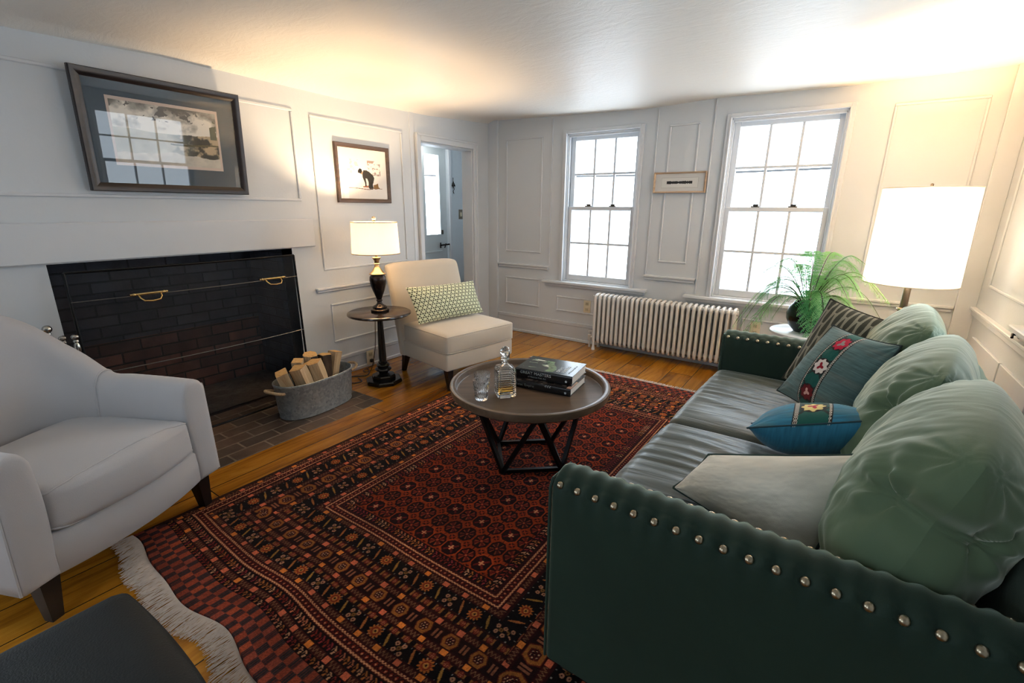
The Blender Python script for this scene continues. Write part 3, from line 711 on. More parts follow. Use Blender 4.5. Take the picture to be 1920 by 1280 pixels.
def back_cushion(yc, w, h, t, x0, z0, lean, seed, roll=0.0, yaw=0.0):
    """big loose cushion: local u across (y), v up; gathered 'turkish' corners"""
    n = 150; u, v = np.meshgrid(np.linspace(-1, 1, n), np.linspace(-1, 1, n), indexing='ij')
    g = (np.clip(1-np.abs(u)**3.4, 0, 1)**.5)*(np.clip(1-np.abs(v)**2.3, 0, 1)**.62)
    rr = np.zeros_like(u)
    for cu in (-1, 1):
        for cv in (-1, 1):
            du, dv = u-cu*.93, (v-cv*.93); d = np.hypot(du*w, dv*h)/2+1e-4; an = np.arctan2(dv, du)
            rr += np.exp(-(d/.13)**2)*(.0045*np.sin(an*17+seed)+.003*np.sin(an*9+2*seed))
    wr = .0075*(fbm(u*6.5+v*2+seed*7+3, v*1.7+9, 3)-.5)*2+.011*(fbm(u*2.6+v*1.2+seed, v*1.5+seed, 3)-.5)*2
    dg = np.hypot((u+.96)*w/2, (v-.30)*h/2); ag = np.arctan2((v-.30)*h, (u+.96)*w)
    rr = rr+np.exp(-(dg/.11)**2)*(.012*np.sin(ag*8+seed))
    sh = []
    for side in (1, -1):
        th = side*(t/2)*g*(1+ .22*(1-v)/2) + (rr+wr)*g**.6*side
        X = -th
        Y = w/2*np.sign(u)*np.abs(u)**.92*(1-.05*(1-v**2)*0+.0) * (1-.06*np.abs(v)**6)
        Y = Y+.040*np.exp(-(dg/.045)**2)
        Z = h/2*(v)*(1-.07*np.abs(u)**5)+.015*np.cos(u*2.2)*(v > 0)*v
        # pull corners in, round the outline
        sh.append(np.stack([X, Y, Z], -1))
    A, B = sh
    P = np.concatenate([A, B[:, ::-1][:, 1:-1]], 1)          # closed loop in v
    P = np.concatenate([P, P[:, :1]], 1)
    rl = roll; cy, sy = math.cos(rl), math.sin(rl)
    Y = P[..., 1]*cy-P[..., 2]*sy; Z = P[..., 1]*sy+P[..., 2]*cy
    ca, sa = math.cos(lean), math.sin(lean)
    X = P[..., 0]*ca+Z*sa; Z2 = -P[..., 0]*sa+Z*ca
    o = grid_obj('back_cushion', np.stack([X, Y, Z2], -1), MVELC, sofa)
    o.location = (x0, yc, z0); o.rotation_euler = (0, 0, yaw); return o
bw = (LEN-2*ARM_T)/3
back_cushion(-LEN/2+ARM_T+bw*.5+.0, bw+.050, .47, .265, .272, .692, R(16), 1.0, yaw=R(-8))
back_cushion(-LEN/2+ARM_T+bw*1.5, bw+.065, .46, .235, .275, .690, R(16), 2.3, yaw=R(-8))
back_cushion(-LEN/2+ARM_T+bw*2.5, bw+.045, .47, .23, .255, .695, R(15), 3.7, yaw=R(0))

# ================================================================ THROW PILLOWS
def pillow(name, label, corners, thick, colf, mat, n=120, group=None, pinch=.06, wr=.004, seed=0, cat='pillow', piping=None, pipe_mat=None, lift=0, back_col=None):
    """corners: BL, BR, TR, TL as seen from the printed side"""
    C4 = [np.array(c, float) for c in corners]; ctr = sum(C4)/4
    u, v = np.meshgrid(np.linspace(-1, 1, n), np.linspace(-1, 1, n), indexing='ij')
    uu = u*(1-pinch*(1-v**2)*np.abs(u)**3); vv = v*(1-pinch*(1-u**2)*np.abs(v)**3)
    a = (uu+1)/2; b_ = (vv+1)/2
    base = (C4[0]*((1-a)*(1-b_))[..., None]+C4[1]*(a*(1-b_))[..., None]+C4[2]*(a*b_)[..., None]+C4[3]*((1-a)*b_)[..., None])
    nrm = np.cross(C4[1]-C4[0], C4[3]-C4[0]); nrm /= np.linalg.norm(nrm)
    g = (np.clip(1-np.abs(u)**2.2, 0, 1)**.62)*(np.clip(1-np.abs(v)**2.2, 0, 1)**.62)
    w = (fbm(u*2.5+seed*3+5, v*2.5+seed+5, 4)-.5)*2*wr
    rr = np.zeros_like(u)
    for cu in (-1, 1):
        for cv in (-1, 1):
            du, dv = u-cu, v-cv; rr += np.exp(-(np.hypot(du, dv)/.45)**2)*.004*np.sin(np.arctan2(dv, du)*11+seed)
    F = base+nrm*((thick/2*g+(w+rr)*g**.5))[..., None]; B = base-nrm*((thick/2*g+w*g**.5))[..., None]
    P = np.concatenate([F, B[:, ::-1][:, 1:-1], F[:, :1]], 1)-ctr
    cf = colf(u, v); cb = colf(u, v) if back_col is None else back_col(u, v)
    Cc = np.concatenate([cf, cb[:, ::-1][:, 1:-1], cf[:, :1]], 1)
    o = grid_obj(name, P, mat, None, colors=Cc); o.location = ctr
    tag(o, label, cat, group or ('throw pillows on the sofa' if name == 'throw_pillow' else None))
    if piping:
        e = [base[i, 0] for i in range(0, n, 2)]+[base[-1, j] for j in range(0, n, 2)]+[base[i, -1] for i in range(n-1, -1, -2)]+[base[0, j] for j in range(n-1, -1, -2)]
        MB().tube([Vector(q-ctr) for q in e], piping, n=6, closed=True).build('piping', pipe_mat, o)
    return o
def solid(c, amt=.04):
    c = np.array(hexc(c))
    return lambda u, v: c*(1+amt*(fbm(u*5+3, v*5+3)-.5)[..., None]*2)
def mixc(A, B, m): return A*(1-m[..., None])+B*m[..., None]
H = lambda s: np.array(hexc(s))
def dots(u, v):
    W_, H_ = .58, .30; p = .0345
    x = u*W_/2; y = v*H_/2; ry = p*.866
    out = np.zeros(u.shape+(3,))+H('3c412c')
    def lat(ox, oy, r, col):
        row = np.round((y-oy)/ry); xo = ox+np.where(row % 2 == 0, 0, p/2)
        dx = x-xo-np.round((x-xo)/p)*p; dy = y-oy-row*ry
        return np.hypot(dx, dy) < r
    m = lat(0, 0, .0129, 0); out[m] = H('dfe2bf')
    for dx, dy in ((p/2, ry/3), (p/2, -ry/3)):
        row = np.round((y-dy)/ry); xo = dx+np.where(row % 2 == 0, 0, p/2)
        ddx = x-xo-np.round((x-xo)/p)*p; ddy = y-dy-row*ry
        out[np.hypot(ddx, ddy) < .0050] = H('dfe2bf')
    return out
def leafy(u, v):
    """tall dark drops on taupe"""
    cu = 6.2; cv = 3.4
    x = (u+1)/2*cu; y = (v+1)/2*cv
    out = np.zeros(u.shape+(3,))+H('8f8a77')
    for off in (0, 1):
        xx = x+off*.5; yy = y+off*.5
        fx = (xx % 1)-.5; fy = (yy % 1)
        wdt = .25*np.sin(PI*np.clip(fy, 0, 1)**.62)**.8*(fy < 1)
        out[(np.abs(fx) < wdt*.80) & (fy > .03) & (fy < .97)] = H('3f3e31')
    return out
MPAT = pattern_mat('printed_cloth', rough=.9, sheen=.15)
def suzani(basecol, flowers, band=(-.28, .22)):
    def f(u, v):
        out = np.zeros(u.shape+(3,))+H(basecol)
        st = (fbm(u*3, v*60+3, 2)-.5)[..., None]; out = out*(1+.35*st)
        st2 = np.clip((fbm(u*1.2+4, v*7+8, 2)-.55)*3, 0, 1); out = mixc(out, np.zeros_like(out)+H('7d7a70'), st2*.5)
        b0, b1 = band; m = (u > b0) & (u < b1); t = (u-b0)/(b1-b0)
        out[m] = H('15584f')
        zz = np.abs(((v*3.1) % 1)-.5)*2
        out[m & (np.abs(t-.5) > .18+.30*zz) & (np.abs(t-.5) < .30+.3*zz)] = H('20302c')
        for cv, col, c2 in flowers:
            du = (t-.5)*(b1-b0)/2*1.0; dv = (v-cv)/2
            r = np.hypot(du, dv*1.0); an = np.arctan2(dv, du)
            out[m & (r < .098*(1+.0*an))] = H('2a1a1a')
            out[m & (r < .082*(1+.12*np.cos(an*8)))] = H(col)
            out[m & (np.hypot(du, dv*.9) < .030*(1+.5*np.cos(an*3+.5)))] = H(c2)
        e = ((t < .10) | (t > .86)) & m
        ck = (np.floor(v*46)+np.floor(u*70)) % 2 == 0
        out[e & ck] = H('d9d3c4'); out[e & ~ck] = H('3a1512')
        out[m & ((t < .03) | (t > .97))] = H('1c1f1c')
        return out
    return f
# sofa pillows, far to near (positions in the room)
pillow('throw_pillow', 'taupe square pillow with rows of dark teardrop leaves against the far sofa arm', [(-.13, 2.655, .475), (.205, 2.40, .475), (.285, 2.52, .835), (.01, 2.69, .895)], .15, leafy, MPAT, n=320, pinch=.05, seed=1, piping=.004, pipe_mat=simple('dark_piping', '2b2a22', rough=.8))
pillow('throw_pillow', 'grey-teal square pillow with a diagonal embroidered band of red and white flowers', [(-.125, 2.315, .520), (.135, 2.045, .475), (.245, 2.13, .835), (.036, 2.36, .835)], .17,
       suzani('5f7876', ((-.62, '6e1218', 'd8a59a'), (.02, 'e6d9cf', '9a1526'), (.64, 'c2103a', '8f8a86'))), MPAT, n=220, pinch=.07, seed=2, piping=.0035, pipe_mat=simple('dark_teal_piping', '22302f', rough=.8))
pillow('throw_pillow', 'bright blue-teal pillow with one cream and red flower lying edge up behind the cream pillow', [(.20, 1.90, .515), (-.17, 1.92, .500), (-.155, 1.63, .600), (.206, 1.62, .735)], .19,
       suzani('2f7895', ((.66, 'ecd58a', 'c2183c'), (-.1, 'c2103a', 'd8a59a')), band=(-.25, .33)), MPAT, n=220, pinch=.07, seed=3, piping=.003, pipe_mat=simple('teal_piping', '1d3d48', rough=.8), back_col=lambda u, v: H('2f7390')*(1+.25*(fbm(u*40, v*4, 2)-.5)[..., None]))
MCREAM = fabric('cream_linen', 'b3ac98', rough=.8, sheen=.3, weave=500, noise=.03, wr=(5, 5, 5), wrs=.35)
def cream_back(u, v): return solid('e6dfcd')(u, v)
def leaf_cream(u, v):
    out = np.zeros(u.shape+(3,))+H('ddd2b4')
    x = (u+1)*7; y = (v+1)*2.5
    fx = (x % 1)-.5; fy = ((y+.3*fx) % 1)-.5
    out[(np.abs(np.abs(fx)+np.abs(fy)*.9-.42) < .07)] = H('39544a'); return out
pillow('throw_pillow', 'plain cream linen pillow with dark green piping nearest the camera on the sofa', [(-.300, 1.330, .480), (.055, 1.145, .482), (.162, 1.265, .773), (-.215, 1.345, .612)], .19,
       cream_back, MPAT, n=140, pinch=.05, seed=4, wr=.008, piping=.0045, pipe_mat=simple('green_piping', '2c4038', rough=.8), back_col=leaf_cream)

# ================================================================ SLIPPER CHAIR
MLINEN = fabric('oatmeal_linen', 'cfc3b1', rough=.92, sheen=.25, weave=420, bump=.3, noise=.02, wr=(2.5, 2.5, 2.5), wrs=.06)
sc_rot = R(-81.5)-PI*0
chair = thing('slipper_chair', 'armless cream slipper chair with a dotted lumbar pillow beside the lamp table', 'chair', (-2.118, 2.715, 0), R(-101))
# local: +Y is forward after the rotation; front edge at y=0, x to the chair's side
SW = .67
MB().rbox(-SW/2+.004, SW/2-.004, -.62, -.004, .155, .285, r=.014, seg=3).build('seat_base', MLINEN, chair)
slab_cushion('seat_cushion', SW, .56, .145, MLINEN, chair, (0, -.275, .280), crown=.016, piping=(.010, .136), n=150, rf=.17)
def slab_back(parent, W, z0, z1, yb, lean, t, mat, crown=.02, topcurve=.0):
    n = 60; u = np.linspace(-1, 1, n); prof = round_slab_profile(t, 0, z1-z0, t*.42, n=8, nside=16, ntop=6)
    P = np.zeros((n, len(prof), 3))
    for i, uu in enumerate(u):
        bul = (1-abs(uu)**6)
        for k, (py, pz) in enumerate(prof):
            zz = pz-(.02*abs(uu)**8)*(pz/(z1-z0))
            P[i, k] = (uu*W/2*(1+.02*pz), yb-zz*math.tan(lean)-py*(.55+.45*bul)-.02*math.sin(PI*min(1, pz/(z1-z0)))*(-1)*0-topcurve*(pz/(z1-z0))**2, z0+zz)
    for q in (0, 1):
        c = (P[:1] if q == 0 else P[-1:]).copy(); c[..., 1] = c[..., 1]*.0+(yb-(c[..., 2]-z0)*math.tan(lean)-topcurve*((c[..., 2]-z0)/(z1-z0))**2); c[..., 0] += (-.006 if q == 0 else .006); c[..., 2] -= .01*(c[..., 2] > z1-.05)
        P = np.concatenate([c, P], 0) if q == 0 else np.concatenate([P, c], 0)
    return grid_obj('backrest', P, mat, parent)
slab_back(chair, .675, .16, .875, -.585, R(9), .115, MLINEN, topcurve=.06)
for sx, sy, dx, dy in ((-1, -.045, -.0, .015), (1, -.045, .0, .015), (-1, -.60, 0, -.05), (1, -.60, 0, -.05)):
    x_ = sx*(SW/2-.045)
    MB().loft([[(x_+a*r+dx*f, sy+b_*r+dy*f, z) for a, b_ in ((-1, -1), (1, -1), (1, 1), (-1, 1))] for r, z, f in ((.014, 0.0, 1), (.026, .16, 0))]).build('leg', MLEG, chair, angle=30)
pillow('lumbar_pillow', 'long cream and olive dotted lumbar pillow resting on the slipper chair', [(-2.515, 2.455, .452), (-2.40, 3.10, .450), (-2.535, 3.135, .700), (-2.62, 2.44, .722)], .13, dots, MPAT, n=260, pinch=.045, seed=6)

# ================================================================ ARMCHAIR
MGREY = fabric('pale_grey_linen', 'b9b7b8', rough=.92, sheen=.25, weave=420, bump=.3, noise=.02, wr=(2.5, 2.5, 2.5), wrs=.06)
ac = thing('armchair', 'pale grey upholstered armchair with sloping arms facing the rug at the left', 'armchair', (-2.025, .475, 0), R(-67))
cp = np.array([(.322, .0), (.322, -.14), (.316, -.28), (.298, -.42), (.250, -.555), (.15, -.640), (0, -.66)])
ch_ = np.array([.600, .602, .604, .612, .715, .868, .875])
full = np.concatenate([cp, (cp*np.array([-1, 1]))[::-1][1:]]); hh = np.concatenate([ch_, ch_[::-1][1:]])
tt = np.concatenate([[0], np.cumsum(np.hypot(*np.diff(full, axis=0).T))]); tt /= tt[-1]
def catmull(T, V, x):
    V = np.asarray(V, float); out = np.empty((len(x),)+V.shape[1:])
    for i, xx in enumerate(x):
        k = min(max(np.searchsorted(T, xx)-1, 0), len(T)-2); t = (xx-T[k])/(T[k+1]-T[k])
        p0, p1, p2, p3 = V[max(k-1, 0)], V[k], V[k+1], V[min(k+2, len(T)-1)]
        out[i] = .5*((2*p1)+(-p0+p2)*t+(2*p0-5*p1+4*p2-p3)*t*t+(-p0+3*p1-3*p2+p3)*t**3)
    return out
def shell(name, s0, s1, n, capa=False, capb=False):
    S = np.linspace(s0, s1, n); c = catmull(tt, full, S); hgt = catmull(tt, hh, S)
    d = catmull(tt, full, np.clip(S+.004, 0, 1))-catmull(tt, full, np.clip(S-.004, 0, 1)); d /= np.linalg.norm(d, axis=1)[:, None]
    nrm = np.stack([-d[:, 1], d[:, 0]], 1)*-1     # outward?
    sg = np.sign((nrm*(c-np.array([0, -.3]))).sum(1)); nrm *= sg[:, None]
    rings = []
    for i in range(n):
        backness = np.clip((-c[i, 1]-.36)/.25, 0, 1); t = .098+.012*backness
        h_ = hgt[i]; ring = []
        def pt(off, z):
            lean = backness*.13*max(0, z-.35)/.5+.0
            fl = .012*(1-backness)*((h_-z)/.45)*(off > 0)
            return (c[i, 0]+nrm[i, 0]*(off+lean+fl), c[i, 1]+nrm[i, 1]*(off+lean+fl), z)
        r = t*.47
        zs = np.linspace(.22, h_-r, 12)
        for z in zs: ring.append(pt(-t/2-.012*math.sin(PI*(z-.22)/(h_-.22))*(1), z))
        for k in range(1, 8): a = PI*k/8; ring.append(pt(-math.cos(a)*t/2, h_-r+r*math.sin(a)))
        for z in np.linspace(h_-r, .155, 12): ring.append(pt(t/2, z))
        ring.append(pt(t/2-.012, .150)); ring.append(pt(-t/2+.0, .150))
        rings.append(ring)
    rings = [[Vector(p) for p in r] for r in rings]
    def capr(ring, dirv):
        cen = sum(ring, Vector())/len(ring); out = []
        for sc, e in ((.97, .008), (.90, .015), (.75, .019), (.45, .021), (.1, .022)):
            out.append([cen+(p-cen)*0+Vector(((p-cen).x*sc, (p-cen).y*sc, (p-cen).z*(1-(1-sc)*.35)))+dirv*e for p in ring])
        return out
    if capa: dv = Vector((-d[0, 0], -d[0, 1], 0)); rings = capr(rings[0], dv)[::-1]+rings
    if capb: dv = Vector((d[-1, 0], d[-1, 1], 0)); rings = rings+capr(rings[-1], dv)
    mb = MB(); mb.loft(rings, cap=True); o = mb.build(name, MGREY, ac, angle=None)
    return o, rings
sj = tt[3]
armR, rr1 = shell('arm', 0, sj, 26, capa=True)
bk, rr2 = shell('backrest', sj, 1-sj, 70)
armL, rr3 = shell('arm', 1-sj, 1, 26, capb=True)
for rg in (rr2[0], rr2[-1]):
    MB().tube([p for p in rg[:-2]], .0045, n=6).build('piping', MGREY, bk)
MB().tube([p for p in rr1[4][18:-2]], .0045, n=6).build('piping', MGREY, armR)
MB().tube([p for p in rr3[-5][18:-2]], .0045, n=6).build('piping', MGREY, armL)
# front rail between the arms, bowed
fr = MB(); rings = []
for z, o_ in ((.150, 0), (.16, .006), (.22, .008), (.285, .006), (.296, -.004)):
    rings.append([(x_, .006+.040*(1-(x_/.276)**2)+o_, z) for x_ in np.linspace(-.276, .276, 17)]+[(x_, -.56, z) for x_ in np.linspace(.276, -.276, 9)])
fr.loft(rings); fr.build('seat_base', MGREY, ac, angle=50)
def acd(q): return Vector((0, (.05*(1-(q.x/.27)**2))*max(0, q.y/.28), .003*math.sin(q.x*14+q.y*9)*max(0, q.z)/.06))
slab_cushion('seat_cushion', .540, .57, .155, MGREY, ac, (0, -.262, .276), rot=(R(3.6), 0, 0), crown=.014, disp=acd, piping=(.014, .141), n=150, rf=.20)
for sx, sy, dx, dy in ((-1, -.03, -.012, .018), (1, -.03, .012, .018), (-1, -.60, 0, -.05), (1, -.60, 0, -.05)):
    x_ = sx*(.30 if sy > -.3 else .20)
    MB().loft([[(x_+a*r+dx*f*.5, sy+b_*r+dy*f*.5, z) for a, b_ in ((-1, -1), (1, -1), (1, 1), (-1, 1))] for r, z, f in ((.017, 0.0, 1), (.030, .165, 0))]).build('leg', MLEG, ac, angle=30)

# ================================================================ LEATHER STOOL (near left corner)
MLEATH = simple('black_leather', '15191a', rough=.58, noise=.25, nscale=6, bump=.25, bscale=260, spec=.3)
st = thing('leather_stool', 'black leather topped stool in the near left corner of the photo', 'stool', (-1.08, .0, 0))
sx0, sx1, sy0, sy1 = -.205, .222, -.33, .248
slab_cushion('seat', sx1-sx0, sy1-sy0, .10, MLEATH, st, ((sx0+sx1)/2, (sy0+sy1)/2, .325), crown=.008, n=110)
for a in (sx0+.035, sx1-.035):
    for b_ in (sy0+.035, sy1-.035):
        MB().loft([[(a+q*r, b_+w_*r, z) for q, w_ in ((-1, -1), (1, -1), (1, 1), (-1, 1))] for r, z in ((.015, 0.0), (.022, .32))]).build('leg', MLEG, st, angle=30)
MB().rbox(sx0+.015, sx1-.015, sy0+.015, sy1-.015, .27, .33, r=.005).build('apron', MLEG, st)

# ================================================================ RUG
RW, RL = 1.90, 2.985
RX0, RY0 = -2.165, .450
def rug_pattern(X, Y):
    Xd = np.minimum(X, RW-X); Yd = np.minimum(Y, RL-Y)
    side = [0, .024, .025, .050, .051, .100, .110, .134, .135, .212, .213, .220, .243, .244, .314, .322, .345, .346, .348, .432, .443, .464, .466, .512, .516, .562]
    bot = [0, .112, .140, .165, .202, .246, .250, .272, .274, .322, .323, .345, .370, .371, .426, .428, .450, .452, .490, .556, .560, .580, .584, .626, .630, .676]
    # ids between successive edges: 0 skirt/edge,1 b1,2 sq,3 b3,4 chain,5 line,6 sq,7 line,8 black,9 med,10 line..,
    ids = [0, 1, 2, 3, 4, 5, 2, 5, 6, 7, 5, 2, 5, 8, 5, 2, 5, 7, 6, 5, 2, 5, 4, 5, 9, 10]
    side = [0, .026, .0265, .048, .050, .096, .106, .128, .133, .208, .2085, .216, .240, .245, .314, .320, .343, .345, .349, .430, .440, .462, .466, .512, .518, .562, 9]
    bot = [0, .112, .140, .164, .203, .246, .250, .272, .275, .322, .345, .348, .370, .373, .427, .429, .451, .454, .492, .555, .558, .580, .584, .627, .632, .676, 9]
    ns = np.arange(len(side), dtype=float)
    s1 = np.interp(Xd, side, ns); s2 = np.interp(Yd, bot, ns)
    s = np.minimum(s1, s2); isx = s1 < s2                       # isx: band runs along Y
    band = np.clip(np.floor(s).astype(int), 0, 25); t = s-band
    idm = np.array(ids)[band]
    al = np.where(isx, Y-RL/2, X-RW/2)
    wd = np.where(isx, np.diff(side)[np.clip(band, 0, 25)], np.diff(bot)[np.clip(band, 0, 25)]); tw = (t-.5)*wd   # metres across
    out = np.zeros(X.shape+(3,))+H('23090a')
    hs = lambda i, j: _perm[(i.astype(int)*7+13) % 256, (j.astype(int)*11+5) % 256]
    def put(m, c): out[m] = H(c) if isinstance(c, str) else c
    # field --------------------------------------------------
    F = idm == 10
    put(F, '86320f')
    fx = X-RW/2; fy = Y-RL/2; px, py = .1515, .193
    def cell(ox, oy, px_=px, py_=py): return (fx-ox)-np.round((fx-ox)/px_)*px_, (fy-oy)-np.round((fy-oy)/py_)*py_
    def octo(dx, dy, a, b_): return np.maximum(np.maximum(np.abs(dx)/a, np.abs(dy)/b_), (np.abs(dx)/a+np.abs(dy)/b_)/1.45)
    dx, dy = cell(0, 0); o = octo(dx, dy, .036, .040)
    put(F & (o < 1.18), '963c18'); put(F & (o < 1), '1b0608')
    put(F & (o < .8) & (np.abs(np.abs(dx/.036)-np.abs(dy/.04)) < .16), '5c1512')
    put(F & (((np.abs(dx) < .0035) & (np.abs(dy) < .013)) | ((np.abs(dy) < .0035) & (np.abs(dx) < .013))), 'c08a6c')
    for ox, oy, c1, c2 in ((px/2, py/2, '190709', '3c0f10'), (px/2, 0, '240a0b', '8d2f1a'), (0, py/2, '3a0f0e', '120609')):
        dx, dy = cell(ox, oy); o = octo(dx, dy, .034, .040); an = np.arctan2(dy, dx); r = np.hypot(dx, dy)
        ring = (o < 1) & (o > .78); put(F & ring, '1a0709')
        put(F & (o <= .78), '571611' if (ox, oy) != (0, py/2) else '35100e')
        put(F & (o <= .78) & (np.cos(an*4) > .55), '140608')
        put(F & (o <= .78) & (np.cos(an*8) < -.80) & (r > .012), '8a4428')
        put(F & (r < .0055), '9c4a30')
    dx, dy = cell(px/4, py/4, px/2, py/2)                      # small linking motifs
    put(F & (np.maximum(np.abs(dx), np.abs(dy)) < .0135) & (np.abs(np.abs(dx)-np.abs(dy)) > .004), '2a0c0c')
    put(F & (np.maximum(np.abs(dx), np.abs(dy)) < .004), '94341a')
    dx, dy = cell(0, py/2, px/2, py); put(F & (np.abs(dx) < .002) & (np.abs(np.abs(dy)-.048) < .012), '240a0b')
    # squares between guard lines -----------------------------
    S = idm == 2; p = .0885
    k = np.round(al/p); da = al-k*p; sq = np.where(hs(k+40, band) > .55, 1, 0)
    put(S, '3b1410'); z = np.abs(((al/.014) % 1)-.5)*2
    put(S & (np.abs(t-.15-.7*z) < .14), '7d5a48'); put(S & (np.abs(da) < .0155), '240a0c')
    mm = S & (np.abs(da) < .0115) & (np.abs(t-.5) < .44); out[mm & (sq == 1)] = H('e0883f'); out[mm & (sq == 0)] = H('d27258')
    # guard lines ---------------------------------------------
    G = idm == 5; put(G, '2b0a0c')
    # chain ---------------------------------------------------
    Cn = idm == 4; put(Cn, '4a1411'); sqw = np.where(((al/.0125) % 1) < .5, .0, .085)
    for tb, sg in ((.10, 1), (.90, -1)):
        put(Cn & (np.abs(t-tb-sg*sqw) < .055), 'dba585')
        put(Cn & (np.abs(((al/.0125) % 1)-.5) < .16) & ((t-tb)*sg > -.02) & ((t-tb)*sg < .13), 'b98468')
    p = .0205; da = al-np.round(al/p)*p; hx = np.maximum(np.abs(tw)/.0095, (np.abs(da)+np.abs(tw)*.5)/.0100)
    put(Cn & (hx < 1.0), '12070a'); put(Cn & (hx < .62), '7d2418'); put(Cn & (hx < .28), 'c9987c')
    # hooks ---------------------------------------------------
    Hk = (idm == 1) | (idm == 3) | (idm == 9); p = .0200
    k = np.floor(al/p); u_a = (al/p)-k
    put(Hk, '150709'); cc = np.array([H('b5705a'), H('a86a3a'), H('7c2a22'), H('c59a80'), H('8a2f3a')])[(hs(k, band)*5).astype(int) % 5]
    ws = np.where(wd > .03, 1, 0)
    st1 = np.abs(u_a-.5+(t-.5)*.55+.16*np.sin(t*9)) < .17
    m = Hk & st1 & (np.abs(t-.5) < .36) & (np.abs(t-.5) > .04); out[m] = cc[m]
    m = Hk & (np.abs(u_a-.12) < .09) & (np.abs(t-.5) < .14); out[m] = cc[m]*.8
    I = idm == 9; m = I & (np.abs(t-.5) > .40); out[m] = H('38100e')
    # big black bands with flower heads ------------------------
    B = idm == 6; put(B, '0c0709'); p = .2150
    da = al-np.round(al/p)*p; r = np.hypot(da, tw*1.0); an = np.arctan2(tw, da); R0 = .0265
    fl = (r < R0*(.84+.16*np.cos(an*12))); k = np.round(al/p)
    out[B & fl] = H('b26a35'); out[B & (r < R0*.60)] = H('84301c'); out[B & (r < R0*.34)] = H('c08a4c'); out[B & (r < R0*.15)] = H('200a0a')
    d2 = al-(np.floor(al/p)+.5)*p                              # cluster half way
    for cx_, cy_ in ((-.016, .010), (.014, -.014), (.010, .013), (-.013, -.012), (0, 0)):
        q = np.hypot(d2-cx_, tw-cy_); m = B & (q < .0078); out[m] = H('b28572') if cx_ else H('7c5a30'); out[B & (q < .0028)] = H('3a1010')
    for c0, sg in ((.0545, 1), (-.0545, -1)):
        for base_ in (da,):
            q = base_-c0+tw*.42*1.0; put(B & (np.abs(q) < .0052*(1-np.abs(tw)/.045)) & (np.abs(tw) < .026), 'a07a3c' if sg > 0 else 'a5683c')
    dt = (np.abs(((al/.031) % 1)-.5) < .05) & (np.abs(np.abs(t-.5)-.43) < .04); put(B & dt, '8c8f97')
    # medium bands ---------------------------------------------
    Md = idm == 7; put(Md, '2f0f0d'); p = .0530; k = np.round(al/p); da = al-k*p
    tri = np.abs(np.abs(da)-.0265) < (.012*(1-np.abs(t-.5)*1.6)); put(Md & tri, '140709')
    put(Md & (np.abs(np.abs(da)-.014) < .004) & (np.abs(t-.5) < .32), '8f6238'); r = np.hypot(da, tw)
    put(Md & (r < .011), '6a2219'); put(Md & (r < .008) & (np.cos(np.arctan2(tw, da)*6) > 0), 'a0604c')
    # hexagons --------------------------------------------------
    Hx = idm == 8; put(Hx, '200a0b'); p = .1085; k = np.round(al/p); da = al-k*p; hw = wd*.46
    o = np.maximum(np.abs(tw)/hw, (np.abs(da)*1.0+np.abs(tw)*.45)/(hw*1.12))
    put(Hx & (np.abs(np.abs(da)-.047) < .004*(1+0*t)) & (np.abs(t-.5) < .3), '8c5a48')
    put(Hx & (o < 1.12), '5a1f14'); put(Hx & (o < 1), '96602f'); put(Hx & (o < .62), '4a1712'); r = np.hypot(da, tw); an = np.arctan2(tw, da)
    put(Hx & (r < hw*.52) & (np.cos(an*6) > -.1), '12070a'); put(Hx & (np.abs(r-hw*.40) < .0022) & (np.cos(an*6+.5) > .3), 'c9a08c'); put(Hx & (r < .002), 'd9b49a')
    # skirt (flat woven ends) and side edge ----------------------
    E = idm == 0; en = E & (~isx); put(E & isx, '2a1712')
    rows = np.clip((Yd/.112*3).astype(int), 0, 2); col = np.floor((X+.001)/.0245).astype(int); ck = (rows+col) % 2 == 0
    rb = np.array([H('9c4a38'), H('8e4436'), H('a8523a'), H('964c40')])[(hs(col, rows)*4).astype(int) % 4]
    m = en & ck; out[m] = rb[m]; m = en & ~ck; out[m] = H('5a2f30')
    put(en & ~ck & (np.abs(((X/.0082) % 1)-.5) < .28), '262e38')
    side_e = E & isx; m = side_e & (((Y/.006) % 1) < .5); out[m] = H('3d2418')
    # wear and abrash
    n1 = fbm(X*4, Y*11, 3)[..., None]; out = out*(.80+.42*n1); n2 = _perm[(X*900).astype(int) % 256, (Y*900).astype(int) % 256][..., None]; out = out*(.84+.32*n2)
    out = out*np.array([.86, .80, .70]); return np.clip(out, 0, 1)
nx, ny = 720, 1130
U, V = np.meshgrid(np.linspace(0, RW, nx), np.linspace(0, RL, ny), indexing='ij')
def rug_xy(U, V):
    """rug coordinates -> room, with the gentle waves of its near edge"""
    w = .016*np.sin(U*9.2+.6)*np.exp(-V/.35)+.008*np.sin(U*17+1)*np.exp(-V/.2)
    rot = R(-.8); cx, cy = RW/2, RL/2
    a, b_ = U-cx, V+w-cy
    return RX0+cx+a*math.cos(rot)-b_*math.sin(rot), RY0+cy+a*math.sin(rot)+b_*math.cos(rot)
gxr, gyr = rug_xy(U, V)
gz = .009+.0015*fbm(U*6, V*6, 2)+.006*np.exp(-V/.18)*np.clip(np.sin(U*9.2-.9), 0, 1)
ed = np.minimum(np.minimum(U, RW-U), np.minimum(V, RL-V)); gz = np.where(ed < .003, .0022, gz)
MRUG = pattern_mat('rug_pile', rough=.95, sheen=.02, bump=.6, bscale=420, spec=.08)
o3 = np.stack([gxr-(-1.2), gyr-1.94, gz], -1)
rug = grid_obj('rug', o3, MRUG, colors=rug_pattern(U, V)); rug.location = (-1.2, 1.94, 0)
tag(rug, 'deep red and black tribal patterned rug with fringed ends under the coffee table', 'rug')
